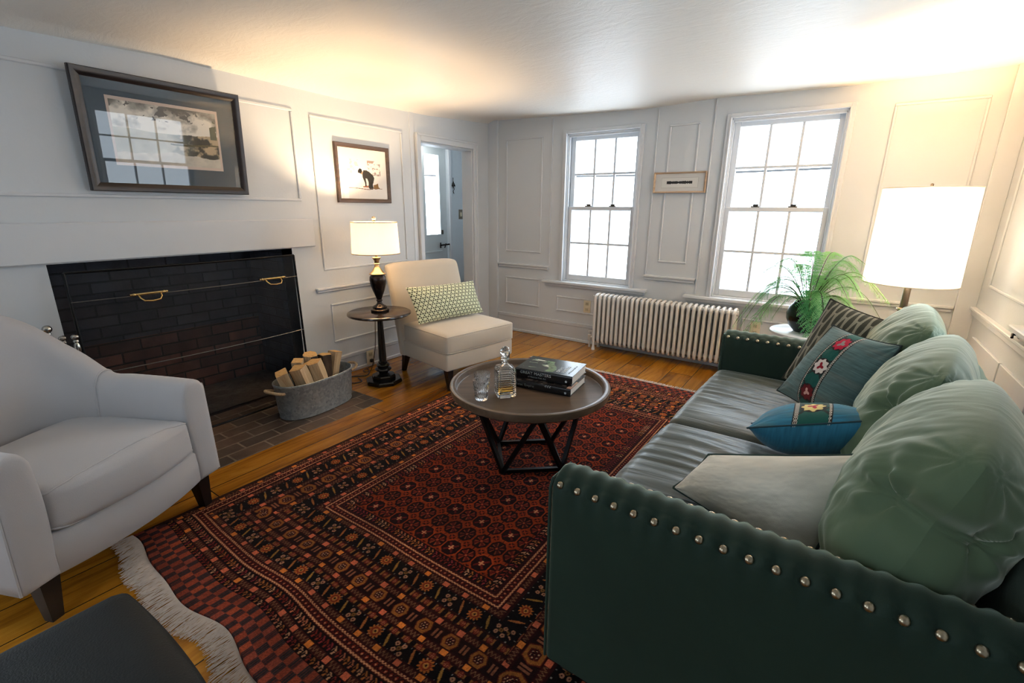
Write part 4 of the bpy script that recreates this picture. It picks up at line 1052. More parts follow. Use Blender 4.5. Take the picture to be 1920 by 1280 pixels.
def fringe(far):
    mb_v = []; mb_f = []; n = 1250 if not far else 800; rnd = RNG.random
    for i in range(n):
        u = (i+.5+.8*(rnd()-.5))/n*RW; L = (.078 if not far else .05)*(1+.35*(rnd()-.5)); sl = .30*(rnd()-.5)+.10*math.sin(u*13)
        v0 = 0 if not far else RL; sg = -1 if not far else 1
        if rnd() < .02: sl *= 3
        pts = []
        for k in range(5):
            f = k/4; x_, y_ = rug_xy(np.array(u+sl*L*f+.0016*math.sin(f*5+i*1.7)*f), np.array(v0+sg*(L*f-.002)))
            pts.append((float(x_)+1.2, float(y_)-1.94, .0075-.0045*f+.003*math.sin(f*3.1)*rnd()+.001))
        r = .0011
        b = len(mb_v)
        for k, p in enumerate(pts):
            rr = r*(1-.3*k/4); mb_v += [(p[0]-rr, p[1], p[2]-.0006), (p[0]+rr, p[1], p[2]-.0006), (p[0], p[1], p[2]+rr)]
        for k in range(4):
            for a in range(3): c = (a+1) % 3; mb_f.append((b+k*3+a, b+k*3+c, b+k*3+3+c, b+k*3+3+a))
    mb = MB(); mb.v = mb_v; mb.f = mb_f
    me = bpy.data.meshes.new('fringe'); me.from_pydata(mb_v, [], mb_f); me.materials.append(MFR)
    o = bpy.data.objects.new('fringe', me); COL.objects.link(o); o.parent = rug; o['kind'] = 'stuff'; o['label'] = 'cream cotton fringe'
MFR = simple('fringe_cotton', 'cbbcae', rough=.9, noise=.15, nscale=40)
fringe(False); fringe(True)

# ================================================================ COFFEE TABLE
TC = (-1.215, 1.958); TH = .430; TR = .414
MTOP = wood_mat('weathered_oak', '4a3a2b', '6e5b49', rough=.34, scale=.8, axis='X', bump=.08)
ct = thing('coffee_table', 'round wooden tray top coffee table on a black iron frame on the rug', 'coffee table', (-1.200, 1.935, 0), R(40))
tp = MB().lathe([(1e-5, TH-.052), (TR-.06, TH-.052), (TR-.020, TH-.048), (TR-.006, TH-.038), (TR, TH-.010), (TR-.002, TH-.002), (TR-.006, TH), (TR-.024, TH), (TR-.030, TH-.004), (TR-.036, TH-.030), (TR-.042, TH-.034), (1e-5, TH-.034)], 96, M=Matrix.Rotation(R(-40), 4, 'Z') @ Matrix.Translation((TC[0]+1.200, TC[1]-1.935, 0)))
tp.build('table_top', MTOP, ct)
b0 = .213
bc = [(b0*math.cos(R(a)), b0*math.sin(R(a)), .022) for a in (45, 135, 225, 315)]
tr_ = .285; tcx = [(tr_*math.cos(R(a)), tr_*math.sin(R(a)), TH-.056) for a in (0, 90, 180, 270)]
for i in range(4):
    MB().bar(bc[i], bc[(i+1) % 4], .018).build('base_bar', MIRON, ct, smooth=False)
for i in range(4):
    MB().bar(Vector(bc[i])-Vector((0, 0, .006)), tcx[i], .020).build('leg', MIRON, ct, smooth=False)
    MB().bar(Vector(bc[i])-Vector((0, 0, .006)), tcx[(i+1) % 4], .020).build('leg', MIRON, ct, smooth=False)
MB().box(-.02, .02, -.29, .29, TH-.062, TH-.0525).box(-.29, .29, -.02, .02, TH-.062, TH-.0525).build('top_brace', MIRON, ct, smooth=False)
TZ = TH-.034

# ================================================================ BOOKS
MPAGE = simple('page_edges', 'd8d4cc', rough=.8, noise=.08, nscale=300, stretch=(.02, .02, 1))
MJACK = pattern_mat('glossy_jacket', rough=.16, sheen=0, bump=.0, spec=.6)
MSPINE = simple('black_spine', '0d0d11', rough=.2, noise=.1, spec=.6)
MPRINT = simple('printed_white', 'c9cbcb', rough=.4, noise=.05)
MPRINTG = simple('printed_grey', '8f9796', rough=.4)
def text(body, size, mat, parent, loc, rot, name='title', ext=.0003, align='LEFT', sx=1.0):
    cu = bpy.data.curves.new(name, 'FONT'); cu.body = body; cu.size = size; cu.extrude = ext; cu.align_x = align; cu.space_character = 1.05
    tmp = bpy.data.objects.new(name+'_src', cu); COL.objects.link(tmp)
    dg = bpy.context.evaluated_depsgraph_get(); me = bpy.data.meshes.new_from_object(tmp.evaluated_get(dg))
    bpy.data.objects.remove(tmp); me.materials.clear(); me.materials.append(mat)
    o = bpy.data.objects.new(name, me); COL.objects.link(o); o.parent = parent; o.location = loc; o.rotation_euler = rot; o.scale = (sx, 1, 1); return o
def book(label, loc, rz, L, W, T, cover, deco):
    """local x along the spine (reading direction), spine face at y=0, pages to +y"""
    b = thing('book', label, 'book', loc, rz, 'books on the coffee table')
    c = .003
    MB().box(c, L-c*1.5, .004, W-.004, c, T-c).build('page_block', MPAGE, b, smooth=False)
    MB().rbox(0, L, .0, W, 0, c, r=.0008, seg=1).build('back_board', MSPINE, b)
    n = 120; u, v = np.meshgrid(np.linspace(0, 1, n), np.linspace(0, 1, n), indexing='ij')
    colr = cover(u, v)
    P = np.stack([u*L, v*W, np.full_like(u, T)], -1)
    # top board as a closed thin slab
    MB().rbox(0, L, .0, W, T-c, T-.0002, r=.0006, seg=1).build('front_board', MSPINE, b)
    grid_obj('jacket_front', P, MJACK, b, colors=colr)
    k = 8; mb = MB(); rings = []
    for i in range(k+1):
        a = -PI/2+PI*i/k; rings.append((-.0035*math.cos(a), T/2+T/2*math.sin(a)))
    poly = rings+[(.006, T), (.006, 0)]
    mb.add([(x_, y, z) for x_ in (0, L) for (y, z) in poly], [tuple(range(len(poly))), tuple(range(len(poly), 2*len(poly)))[::-1]]+[(i, (i+1) % len(poly), len(poly)+(i+1) % len(poly), len(poly)+i) for i in range(len(poly))])
    mb.build('spine', MSPINE, b)
    deco(b, L, W, T); return b
def logo(b, x, z, s=.0062):
    mb = MB()
    for i in range(5):
        a = 2*PI*i/5+PI/2; mb.lathe([(1e-5, 0), (s*.42, 0), (s*.42, .0004), (1e-5, .0004)], 10, M=Matrix.Translation((x+s*.62*math.cos(a), -.0036, z+s*.62*math.sin(a))) @ Matrix.Rotation(R(90), 4, 'X'))
    mb.build('publisher_mark', MPRINT, b)
def cov1(u, v):
    base = H('2e3734')+(H('5d6a68')-H('2e3734'))*np.clip((u-.35)*1.6, 0, 1)[..., None]*.6
    out = base*(.85+.5*(fbm(u*5, v*6)-.4)[..., None])
    d = fbm(u*4+2, v*9+3, 4); m = (u > .08) & (u < .50) & (v > .15+.3*u) & (v < .85-.2*u)
    out[m & (d > .52)] = H('8f9c8c'); out[m & (d > .62)] = H('d6dacb')
    m2 = (np.abs(u-(.50+.08*np.sin(v*6))) < .07) & (v > .1) & (v < .8); out[m2] = H('566b52')*(.7+.9*vnoise(u*20, v*38))[m2][..., None]
    return out
def deco1(b, L, W, T):
    text('GREAT MASTERS', .0215, MPRINT, b, (.030, -.0037, T*.56), (R(90), 0, 0), sx=1.05)
    text('of Mexican Folk Art', .0120, MPRINTG, b, (.075, -.0037, T*.24), (R(90), 0, 0), name='subtitle')
    logo(b, L-.030, T*.42)
    text('GREAT', .026, MPRINT, b, (L*.735, W*.16, T+.0003), (0, 0, R(90)))
    text('MASTERS', .026, MPRINT, b, (L*.83, W*.16, T+.0003), (0, 0, R(90)))
    text('of Mexican Folk Art', .016, MPRINTG, b, (L*.915, W*.16, T+.0003), (0, 0, R(90)), name='subtitle')
def cov2(u, v):
    out = np.zeros(u.shape+(3,))+H('2c2622'); d = fbm(u*6+8, v*5+1, 4)
    out[d > .5] = H('5a4c40'); out[(d > .58)] = H('8d8378'); out[(u > .93) & (v < .5)] = H('c49c86'); return out
def deco2(b, L, W, T):
    text('The Aztec Empire', .0185, MPRINTG, b, (.004, -.0037, T*.36), (R(90), 0, 0))
    logo(b, L-.026, T*.42)
    mb = MB()
    for i in range(3): mb.tube([(L*.62+i*.012, -.0035, T*.70), (L*.62+i*.012-.006, -.004, T*.80), (L*.62+i*.012+.002, -.0038, T*.93)], .0022, n=6)
    mb.build('printed_feathers', MPRINTG, b)
book2 = book('black spined hardback under the other book on the coffee table', (-1.327, 1.930, TZ+.0005), R(6.8), .345, .230, .040, cov2, deco2)
book1 = book('large dark green illustrated hardback lying on top of the other book', (-1.312, 1.966, TZ+.041), R(7.9), .317, .236, .050, cov1, deco1)

# ================================================================ DECANTER and TUMBLERS
MCRY, nt, b = nmat('cut_crystal'); b.inputs['Transmission Weight'].default_value = .975; b.inputs['Roughness'].default_value = 0.01; b.inputs['IOR'].default_value = 1.5
b.inputs['Base Color'].default_value = (.97, .98, .98, 1)
MWHIS, nt, b = nmat('whisky'); b.inputs['Transmission Weight'].default_value = 1; b.inputs['Roughness'].default_value = 0.0; b.inputs['IOR'].default_value = 1.36; b.inputs['Base Color'].default_value = (.95, .52, .07, 1)
dc = thing('decanter', 'square cut crystal decanter with ball stopper and amber whisky on the coffee table', 'decanter', (-1.265, 1.806, TZ+.0005), R(48))
def sq_ring(w, z, ch=.22, n=1):
    c = w*ch; return [(w-c, -w, z), (w, -w+c, z), (w, w-c, z), (w-c, w, z), (-w+c, w, z), (-w, w-c, z), (-w, -w+c, z), (-w+c, -w, z)]
def octr(r, z): return [(r*math.cos(R(a)), r*math.sin(R(a)), z) for a in (-67.5+0, -22.5, 22.5, 67.5, 112.5, 157.5, 202.5, 247.5)]
# body: outer walls with cut grooves (stepped rings), shoulders to the neck, inner cavity
W0 = .0475
rings = [sq_ring(W0*.90, 0), sq_ring(W0*.98, .006), sq_ring(W0, .016)]
z = .020
for i in range(11):
    rings += [sq_ring(W0, z), sq_ring(W0*.965, z+.0028), sq_ring(W0, z+.0056)]; z += .0105
rings += [sq_ring(W0*.99, .138), sq_ring(W0*.88, .150), octr(.027, .160), octr(.0165, .168)]
for (r, z) in ((.0145, .174), (.0145, .186), (.022, .189), (.0235, .193), (.021, .197), (.0125, .1965)): rings.append(octr(r, z))
inner = [octr(.0105, .1965), octr(.0105, .172)]+[sq_ring(W0*.72, .148), sq_ring(W0*.82, .135), sq_ring(W0*.82, .030), sq_ring(W0*.70, .020)]
mb = MB(); mb.loft([[Vector(p) for p in r] for r in rings+inner], cap=True); mb.build('body', MCRY, dc, smooth=False)
# raised square cut blocks between vertical grooves
liq = MB().loft([[Vector(p) for p in r] for r in (sq_ring(W0*.69, .0208), sq_ring(W0*.81, .0305), sq_ring(W0*.81, .066))]); liq.build('whisky', MWHIS, dc, smooth=False)
MB().lathe([(1e-5, .180), (.0085, .180), (.0100, .197), (.0140, .200), (.0120, .206)]+[(.0255*math.sin(a), .2285-.0255*math.cos(a)) for a in np.linspace(.5, PI-.02, 12)]+[(1e-5, .254)], 10).build('stopper', MCRY, dc, smooth=True, angle=20)
def tumbler(label, loc, rz):
    t = thing('tumbler', label, 'glass', loc, rz, 'crystal tumblers')
    n = 48; zs = [0, .002, .008, .016, .026, .038, .050, .060, .064, .078, .090, .0915]; v = []; H_ = .092
    out_r = lambda z: .031+.010*(z/H_)
    ringsO = []
    for z in zs:
        ring = []
        for i in range(n*2):
            a = 2*PI*i/(n*2); r = out_r(z)
            if .004 < z < .066:
                r -= .0022*abs(math.sin(a*12+z*95))+.0020*abs(math.sin(a*12-z*95))
            if z < .003: r -= .002
            ring.append(Vector((r*math.cos(a), r*math.sin(a), z)))
        ringsO.append(ring)
    inn = [[Vector(((out_r(z)-w)*math.cos(2*PI*i/(n*2)), (out_r(z)-w)*math.sin(2*PI*i/(n*2)), z)) for i in range(n*2)] for z, w in ((.0915, .0018), (.066, .0026), (.016, .0055), (.012, .012))]
    mb = MB(); mb.loft(ringsO+inn, cap=True); mb.build('bowl', MCRY, t, smooth=True, angle=22); t.scale = (1.03, 1.03, 1.09)
    return t
tumbler('front cut crystal tumbler nearest the table edge left of the decanter', (-1.330, 1.697, TZ+.0005), 0)
tumbler('rear cut crystal tumbler half hidden behind the other tumbler', (-1.388, 1.778, TZ+.0005), .3)

# ================================================================ SIDE TABLE + TABLE LAMP
SX, SYY = -2.735, 2.275
sd = thing('side_table', 'round black pedestal side table holding the small lamp', 'side table', (SX, SYY, 0), R(12))
MTT = wood_mat('ebonised_top', '1d140e', '3a2a1d', rough=.2, scale=1.2, axis='Y', bump=.04)
MB().lathe([(1e-5, .530), (.215, .530), (.226, .534), (.231, .541), (.229, .550), (.220, .555), (1e-5, .555)], 72).build('table_top', MTT, sd)
MB().lathe([(.016, .118), (.024, .128), (.029, .200), (.026, .33), (.021, .46), (.020, .49), (.028, .495), (.030, .503), (.024, .508), (.026, .515), (.048, .524), (.060, .530)], 12).build('column', MBLACK, sd, angle=30)
MB().lathe([(.030, .072), (.034, .080), (.038, .092), (.056, .100), (.062, .108), (.056, .118), (.040, .124), (.046, .132), (.050, .142), (.042, .152), (.032, .156), (.034, .165), (.026, .172)], 40).build('turning', MBLACK, sd)
hexp = lambda r, z, n=8: [Vector((r*math.cos(2*PI*i/n+PI/8), r*math.sin(2*PI*i/n+PI/8), z)) for i in range(n)]
MB().loft([hexp(.132, 0), hexp(.138, .006), hexp(.138, .024), hexp(.130, .032), hexp(.090, .034), hexp(.090, .058), hexp(.082, .066), hexp(.045, .070), hexp(.040, .074)]).build('base', MBLACK, sd, smooth=False)

LX, LY, LZ = -2.735, 2.283, .5555
lamp = thing('table_lamp', 'dark bronze urn table lamp with a lit cream drum shade on the pedestal table', 'table lamp', (LX, LY, LZ))
MBRZ = simple('oiled_bronze', '2e2622', rough=.25, metal=.7, noise=.25, nscale=50)
MBRG = simple('worn_bronze_neck', '9b8463', rough=.3, metal=.9, noise=.35, nscale=60)
MB().lathe([(1e-5, 0), (.064, 0), (.066, .004), (.066, .016), (.060, .021), (.052, .023), (.052, .036), (.046, .042), (.030, .050), (.020, .060), (.016, .074)], 48).build('base', MBRZ, lamp)
MB().lathe([(.016, .074), (.022, .080), (.022, .085), (.017, .090), (.026, .115), (.042, .155), (.054, .195), (.060, .232), (.058, .256), (.050, .268), (.048, .272)], 48).build('urn', MBRZ, lamp)
MB().lathe([(.048, .272), (.058, .275), (.060, .280), (.050, .286), (.038, .300), (.026, .318), (.019, .330), (.017, .345), (.022, .350), (.017, .356), (.018, .372), (.028, .388), (.031, .394), (.030, .398), (.012, .400)], 40).build('neck', MBRG, lamp)
MB().lathe([(.010, .400), (.010, .420), (.016, .422), (.016, .455), (.012, .458)], 16).build('socket', MBRASS, lamp)
bulb = MB().lathe([(.012, .458), (.016, .470), (.026, .492), (.030, .512), (.026, .530), (.014, .542), (1e-5, .545)], 20).build('bulb', MBULB, lamp)
hp = []
for i in range(25):
    a = PI*i/24; hp.append((.048*math.cos(a)*(1 if True else 0), 0, .455+.175*math.sin(a)**.8 if 0 < i < 24 else .43))
MB().tube(hp, .002, n=6).build('harp', MBRASS, lamp)
MB().lathe([(1e-5, .628), (.004, .630), (.004, .640), (.013, .645), (.013, .650), (.006, .653), (.012, .658), (.015, .668), (.011, .679), (1e-5, .683)], 20).build('finial', simple('finial', 'b9a88c', rough=.3, metal=.5), lamp)
def shade_mat(name, col, trans, emis=0.0):
    m = bpy.data.materials.new(name); m.use_nodes = True; nt = m.node_tree; nt.nodes.clear(); o = N(nt, 'ShaderNodeOutputMaterial')
    d = N(nt, 'ShaderNodeBsdfDiffuse'); t = N(nt, 'ShaderNodeBsdfTranslucent'); mx = N(nt, 'ShaderNodeMixShader'); mx.inputs[0].default_value = trans
    tc = N(nt, 'ShaderNodeTexCoord'); w1 = N(nt, 'ShaderNodeTexNoise', Scale=300.0); mp = N(nt, 'ShaderNodeMapping'); mp.inputs['Scale'].default_value = (1, 1, .05)
    nt.links.new(tc.outputs['Object'], mp.inputs[0]); nt.links.new(mp.outputs[0], w1.inputs['Vector'])
    mc = N(nt, 'ShaderNodeMix', data_type='RGBA'); mc.inputs[6].default_value = tuple(c*.93 for c in lin(col)[:3])+(1,); mc.inputs[7].default_value = lin(col)
    nt.links.new(w1.outputs[0], mc.inputs[0]); nt.links.new(mc.outputs[2], d.inputs[0]); nt.links.new(mc.outputs[2], t.inputs[0])
    nt.links.new(d.outputs[0], mx.inputs[1]); nt.links.new(t.outputs[0], mx.inputs[2]); nt.links.new(mx.outputs[0], o.inputs[0]); return m
MSHADE = shade_mat('linen_shade', 'f6f0e6', .42)
MSHADE2 = shade_mat('white_shade', 'eef5ff', .45)
def shade(parent, r0, r1, z0, z1, mat, trimm):
    n = 72; t = .0015
    s_ = MB().lathe([(r0, z0), (r1, z1), (r1-t, z1), (r0-t, z0), (r0, z0)], n).build('lamp_shade', mat, parent, angle=60)
    for r, z in ((r0, z0), (r1, z1)):
        MB().tube([((r-.0005)*math.cos(2*PI*i/n), (r-.0005)*math.sin(2*PI*i/n), z) for i in range(n)], .0028, n=6, closed=True).build('shade_trim', trimm, s_)
    mb = MB()
    for k in range(3): a = 2*PI*k/3+.4; mb.tube([(0, 0, z1-.02), ((r1-.002)*math.cos(a), (r1-.002)*math.sin(a), z1-.006)], .0016, n=6)
    mb.lathe([(1e-5, z1-.024), (.012, z1-.024), (.012, z1-.018), (1e-5, z1-.018)], 16); mb.build('shade_spider', MBRASS, s_)
    return s_
MTRM = simple('shade_trim', 'a58a66', rough=.8)
shade(lamp, .168, .159, .425, .642, MSHADE, MTRM)
def bulb_light(name, loc, power, parent, r=.035, col=LAMP_COL):
    l = bpy.data.lights.new(name, 'POINT'); l.energy = power; l.color = col; l.shadow_soft_size = r
    o = bpy.data.objects.new(name, l); COL.objects.link(o); o.location = loc; return o
bulb_light('table_lamp_light', (LX, LY, LZ+.505), LAMP_TABLE, lamp, col=(1.0, .70, .41))
bulb['label'] = 'glowing bulb'
def smooth_path(p, k=6):
    p = np.array(p, float); return [Vector(q) for q in catmull(np.linspace(0, 1, len(p)), p, np.linspace(0, 1, (len(p)-1)*k+1))]
# lamp cord: over the table edge, down the wall side to the outlet
MB().tube(smooth_path([(LX-.05, LY+.04, LZ+.006), (LX-.12, LY+.10, LZ+.005), (LX-.185, LY+.13, LZ+.004), (LX-.235, LY+.155, LZ-.008), (LX-.242, LY+.16, LZ-.05), (LX-.25, LY+.15, .40), (LX-.255, LY+.14, .22), (LX-.26, LY+.11, .08), (LX-.27, LY+.08, .006), (LX-.32, LY+.05, .005), (LX-.345, LY+.10, .006), (LX-.33, LY+.16, .02), (LX-.345, LY+.185, .045), (XL+.050, 2.465, .055)]), .0028, n=6).build('lamp_cord', MCORD)
tag(bpy.data.objects['lamp_cord'], 'thin brown lamp cord hanging behind the pedestal table to the outlet', 'cord')
MB().rbox(XL+.037, XL+.062, 2.452, 2.478, .04, .066, r=.004).build('plug', MDARK, bpy.data.objects['lamp_cord'])
MB().tube(smooth_path([(XL+.060, 2.40, .006), (XL+.14, 2.36, .006), (XL+.20, 2.28, .005), (XL+.13, 2.20, .006), (XL+.16, 2.12, .006), (XL+.25, 2.11, .005), (XL+.28, 2.17, .006), (XL+.20, 2.20, .007)]), .004, n=6).build('extension_cord', MCORD)
tag(bpy.data.objects['extension_cord'], 'dark brown cord coiled on the floor beside the log tub', 'cord')

# ================================================================ TRIPOD FLOOR LAMP
FLX, FLY = .372, 3.55
fl_ = thing('floor_lamp', 'tripod floor lamp with a large glowing white drum shade in the corner behind the sofa', 'floor lamp', (FLX, FLY, 0))
MGUN = simple('gunmetal', '5a5148', rough=.28, metal=.9, noise=.15)
MB().lathe([(.012, .58), (.030, .585), (.034, .60), (.034, .68), (.030, .70), (.022, .705), (.024, .735), (.030, .74), (.030, .75), (.020, .755), (.018, .80), (.018, .96), (.014, .97), (.014, 1.02)], 28).build('pole', MGUN, fl_)
MB().lathe([(.031, .742), (.032, .744), (.032, .750), (.031, .752)], 28).build('collar', simple('bright_collar', 'd8c9ae', rough=.2, metal=.9), fl_)
for a in (232, 352, 112):
    dx, dy = math.cos(R(a)), math.sin(R(a))
    lg = MB().tube([(dx*.030, dy*.030, .715), (dx*.20, dy*.20, .36), (dx*.345, dy*.345, .012)], [.012, .013, .010], n=12).build('leg', MGUN, fl_)
    MB().lathe([(1e-5, 0), (.015, 0), (.016, .012), (.010, .018)], 12, M=Matrix.Translation((dx*.345, dy*.345, 0))).build('foot', MDARK, lg)
MB().lathe([(.018, 1.02), (.018, 1.07), (.013, 1.075)], 16).build('socket', MBRASS, fl_)
b_ = MB().lathe([(.013, 1.075), (.018, 1.09), (.032, 1.12), (.036, 1.145), (.030, 1.168), (.014, 1.182), (1e-5, 1.185)], 20).build('bulb', MBULB, fl_); b_['label'] = 'glowing bulb'
MB().lathe([(1e-5, 1.40), (.003, 1.40), (.003, 1.43), (.008, 1.435), (.008, 1.445), (1e-5, 1.45)], 12).build('finial', MGUN, fl_)
MB().tube([(.055*math.cos(PI*i/24), 0, 1.05+.35*math.sin(PI*i/24)**.8) for i in range(25)], .002, n=6).build('harp', MBRASS, fl_)
shade(fl_, .222, .214, .898, 1.424, MSHADE2, simple('pale_trim', 'e6dcc6', rough=.8))
bulb_light('floor_lamp_light', (FLX, FLY, 1.14), LAMP_TRIPOD, fl_, r=.05)

# ================================================================ WHITE TABLE + FERN
wt = thing('end_table', 'small round white end table behind the far sofa arm under the fern', 'side table', (-.085, 3.47, 0))
MWHT = simple('white_lacquer', 'eeeeec', rough=.25, noise=.01)
MB().lathe([(1e-5, .535), (.195, .535), (.205, .540), (.205, .552), (.199, .557), (1e-5, .557)], 64).build('table_top', MWHT, wt)
MB().lathe([(.15, 0), (.155, .006), (.15, .016), (.06, .03), (.028, .06), (.022, .25), (.026, .46), (.06, .535)], 40).build('pedestal', MWHT, wt)
PXF, PYF, PZ = -.10, 3.455, .5575
fern = thing('potted_fern', 'feathery green fern in a round black pot on the white end table', 'fern', (PXF, PYF, PZ))
MPOT = simple('black_glazed_pot', '11130f', rough=.25, noise=.2, spec=.6)
MB().lathe([(1e-5, 0), (.055, 0), (.060, .006), (.085, .035), (.107, .080), (.110, .115), (.098, .155), (.078, .180), (.074, .190), (.070, .190), (.072, .180), (.09, .15), (.09, .12)], 48).build('pot', MPOT, fern)
MB().lathe([(1e-5, .168), (.05, .170), (.080, .166)], 24).build('soil', simple('soil', '2a1d14', rough=1, bump=1, bscale=80), fern)['kind'] = 'stuff'
def leaf_mat(name, c, c2):
    m, nt, b = nmat(name); oi = N(nt, 'ShaderNodeObjectInfo'); mx = N(nt, 'ShaderNodeMix', data_type='RGBA'); mx.inputs[6].default_value = lin(c); mx.inputs[7].default_value = lin(c2)
    nt.links.new(oi.outputs['Random'], mx.inputs[0]); nt.links.new(mx.outputs[2], b.inputs['Base Color']); b.inputs['Roughness'].default_value = .5
    tr = N(nt, 'ShaderNodeBsdfTranslucent'); nt.links.new(mx.outputs[2], tr.inputs[0]); ms = N(nt, 'ShaderNodeMixShader'); ms.inputs[0].default_value = .35
    nt.links.new(b.outputs[0], ms.inputs[1]); nt.links.new(tr.outputs[0], ms.inputs[2]); nt.links.new(ms.outputs[0], nt.nodes['Material Output'].inputs[0]); return m
MFERN = leaf_mat('fern_leaf', '4c9a58', '93cc7c'); MSTEM = simple('fern_stem', '3a2f1e', rough=.6)
def frond(az, reach, rise, droop, L=1.0, twist=0.0, seed=0):
    rn = random.Random(seed); n = 26; pts = []
    d = Vector((math.cos(az), math.sin(az), 0)); s = Vector((-math.sin(az), math.cos(az), 0))
    for i in range(n+1):
        t = i/n
        pts.append(d*(.02+reach*t**1.15)+Vector((0, 0, .165+rise*math.sin(min(1, t*1.25)*PI/2)-droop*t**2.6))+s*(twist*t*t))
    mb = MB(); st = MB().tube(pts, [.0022*(1-.75*i/n)+.0004 for i in range(n+1)], n=5)
    def leaflet(p, dr, up, ln):
        """pinna: a thin spine set with small pointed lobes"""
        k = max(4, int(ln/.0072)); sd_ = dr.cross(up).normalized()
        q0 = p; wv = .05*(rn.random()-.5)
        for j in range(1, k+1):
            f = j/k; q = p+dr*(ln*f)+Vector((0, 0, -.45*ln*f*f))+sd_*wv*ln*f*f*8; l_ = .0150*(1-f*.62)*(.75+.5*rn.random())
            mb.add([q0-sd_*.0006, q0+sd_*.0006, q+sd_*.0004, q-sd_*.0004], [(0, 1, 2, 3)]); q0 = q
            for sg in (-1, 1):
                d_ = (sd_*sg*(.85+.2*rn.random())+dr*(.55+.3*rn.random())+Vector((0, 0, .5*(rn.random()-.6)))).normalized(); pp = d_.cross(up).normalized()*l_*.23
                mb.add([q, q+d_*l_*.45+pp, q+d_*l_, q+d_*l_*.45-pp], [(0, 1, 2, 3)])
    for i in range(5, n+1):
        t = i/n; p = pts[i]; tan = (pts[min(n, i+1)]-pts[i-1]).normalized(); side_ = tan.cross(Vector((0, 0, 1))).normalized(); up = side_.cross(tan)
        ln = .10*(max(0, math.sin(min(1, (t-.16)*1.1)*PI))**.45)*(1-.40*t)*L+.010
        for sg in (-1, 1):
            dr = (side_*sg*.9+tan*.45+up*(.18*rn.random()-.05)).normalized()
            leaflet(p, dr, up, ln*(.85+.3*rn.random()))
        if i == n: leaflet(p, tan, up, .03)
    o = mb.build('frond', MFERN, fern, smooth=False); st.build('stem', MSTEM, o)
    return o
FR = [(182, .40, .24, .42, .0), (200, .36, .16, .38, .05), (165, .36, .38, .22, -.03), (150, .24, .40, .10, .02), (215, .30, .20, .30, .0), 
      (225, .32, .30, .24, -.05), (188, .26, .30, .20, .06), (95, .18, .44, .06, .04), (60, .20, .44, .06, .0), (120, .22, .36, .12, .0),
      (30, .26, .42, .14, .03), (10, .36, .38, .26, -.03), (-8, .40, .28, .34, .05), (352, .30, .18, .30, .06), (335, .28, .36, .22, .0), (318, .22, .32, .20, .04), (300, .20, .22, .30, .0), (45, .30, .36, .20, .0),
      (20, .44, .34, .26, .02), (340, .36, .20, .38, -.04), (285, .16, .12, .28, .0), (175, .18, .12, .24, .0), (80, .26, .30, .2, 0), (276, .13, .20, .20, 0), (292, .17, .10, .30, 0), (306, .20, .14, .34, 0), (197, .42, .30, .46, 0), (172, .38, .26, .46, 0), (5, .25, .45, .1, 0)]
for i, (a, re_, ri, dr_, tw_) in enumerate(FR): frond(R(a), re_*.92, ri*.80, dr_*.85, .95, tw_, i)

# ================================================================ RADIATOR
rad = thing('radiator', 'long white cast iron column radiator below the windows', 'radiator', (-1.195, 4.085, 0))
NSEC = 28; SPC = .0442
def section(feet=False):
    mb = MB(); d = .060; zt_, zb = .535, .075
    for yy in (-d, -d/3, d/3, d):
        mb.lathe([(.0125, zb+.02), (.0135, zb+.04), (.0135, zt_-.05), (.0125, zt_-.03)], 12, M=Matrix.Translation((0, yy, 0)) @ Matrix.Diagonal((1, 1.25, 1, 1)))
    for z0_, up in ((zt_-.032, 1), (zb+.022, -1)):
        pts = [(0, -d, z0_)]+[(0, -d*math.cos(PI*i/10)*1.0, z0_+up*(.024*math.sin(PI*i/10)**.6)) for i in range(1, 10)]+[(0, d, z0_)]
        mb.tube(pts, [.0130]*11, n=10, flat=1.0)
    for zz in (zt_-.035, zb+.03):
        mb.lathe([(.021, -.0221), (.021, .0221)], 14, M=Matrix.Translation((0, 0, zz)) @ Matrix.Rotation(R(90), 4, 'Y'))
    mb.rbox(-.010, .010, -d, d, zt_-.055, zt_-.028, r=.004); mb.rbox(-.010, .010, -d, d, zb+.020, zb+.045, r=.004)
    if feet:
        for yy in (-d, d): mb.lathe([(.017, 0), (.016, .012), (.0125, .04), (.0125, .11)], 12, M=Matrix.Translation((0, yy, 0)))
    return mb
sec = None; ft = None
for i in range(NSEC):
    x_ = -NSEC*SPC/2+SPC*(i+.5); feet = i in (0, NSEC-1)
    if feet:
        if ft is None: ft = o = section(True).build('section', MRAD, rad)
        else: o = ft.copy(); COL.objects.link(o); o.parent = rad
    else:
        if sec is None: sec = o = section().build('section', MRAD, rad)
        else: o = sec.copy(); COL.objects.link(o); o.parent = rad
    o.location = (x_, 0, 0)
MB().tube([(-NSEC*SPC/2, 0, .105), (-NSEC*SPC/2-.045, 0, .105)], .013).lathe([(.016, .07), (.02, .08), (.02, .125), (.010, .13), (.010, .15), (.019, .152), (.019, .162), (1e-5, .165)], 16, M=Matrix.Translation((-NSEC*SPC/2-.045, 0, 0))).build('valve', MRAD, rad)
MB().tube([(-NSEC*SPC/2-.045, 0, .08), (-NSEC*SPC/2-.045, 0, .001)], .011).build('pipe', MRAD, rad)
MB().tube([(-NSEC*SPC/2, 0, .505), (-NSEC*SPC/2-.022, 0, .505)], .005).lathe([(.004, -.006), (.009, -.004), (.009, .004), (.004, .006)], 10, M=Matrix.Translation((-NSEC*SPC/2-.022, 0, .505)) @ Matrix.Rotation(R(90), 4, 'Y')).build('bleed_valve', MRAD, rad)

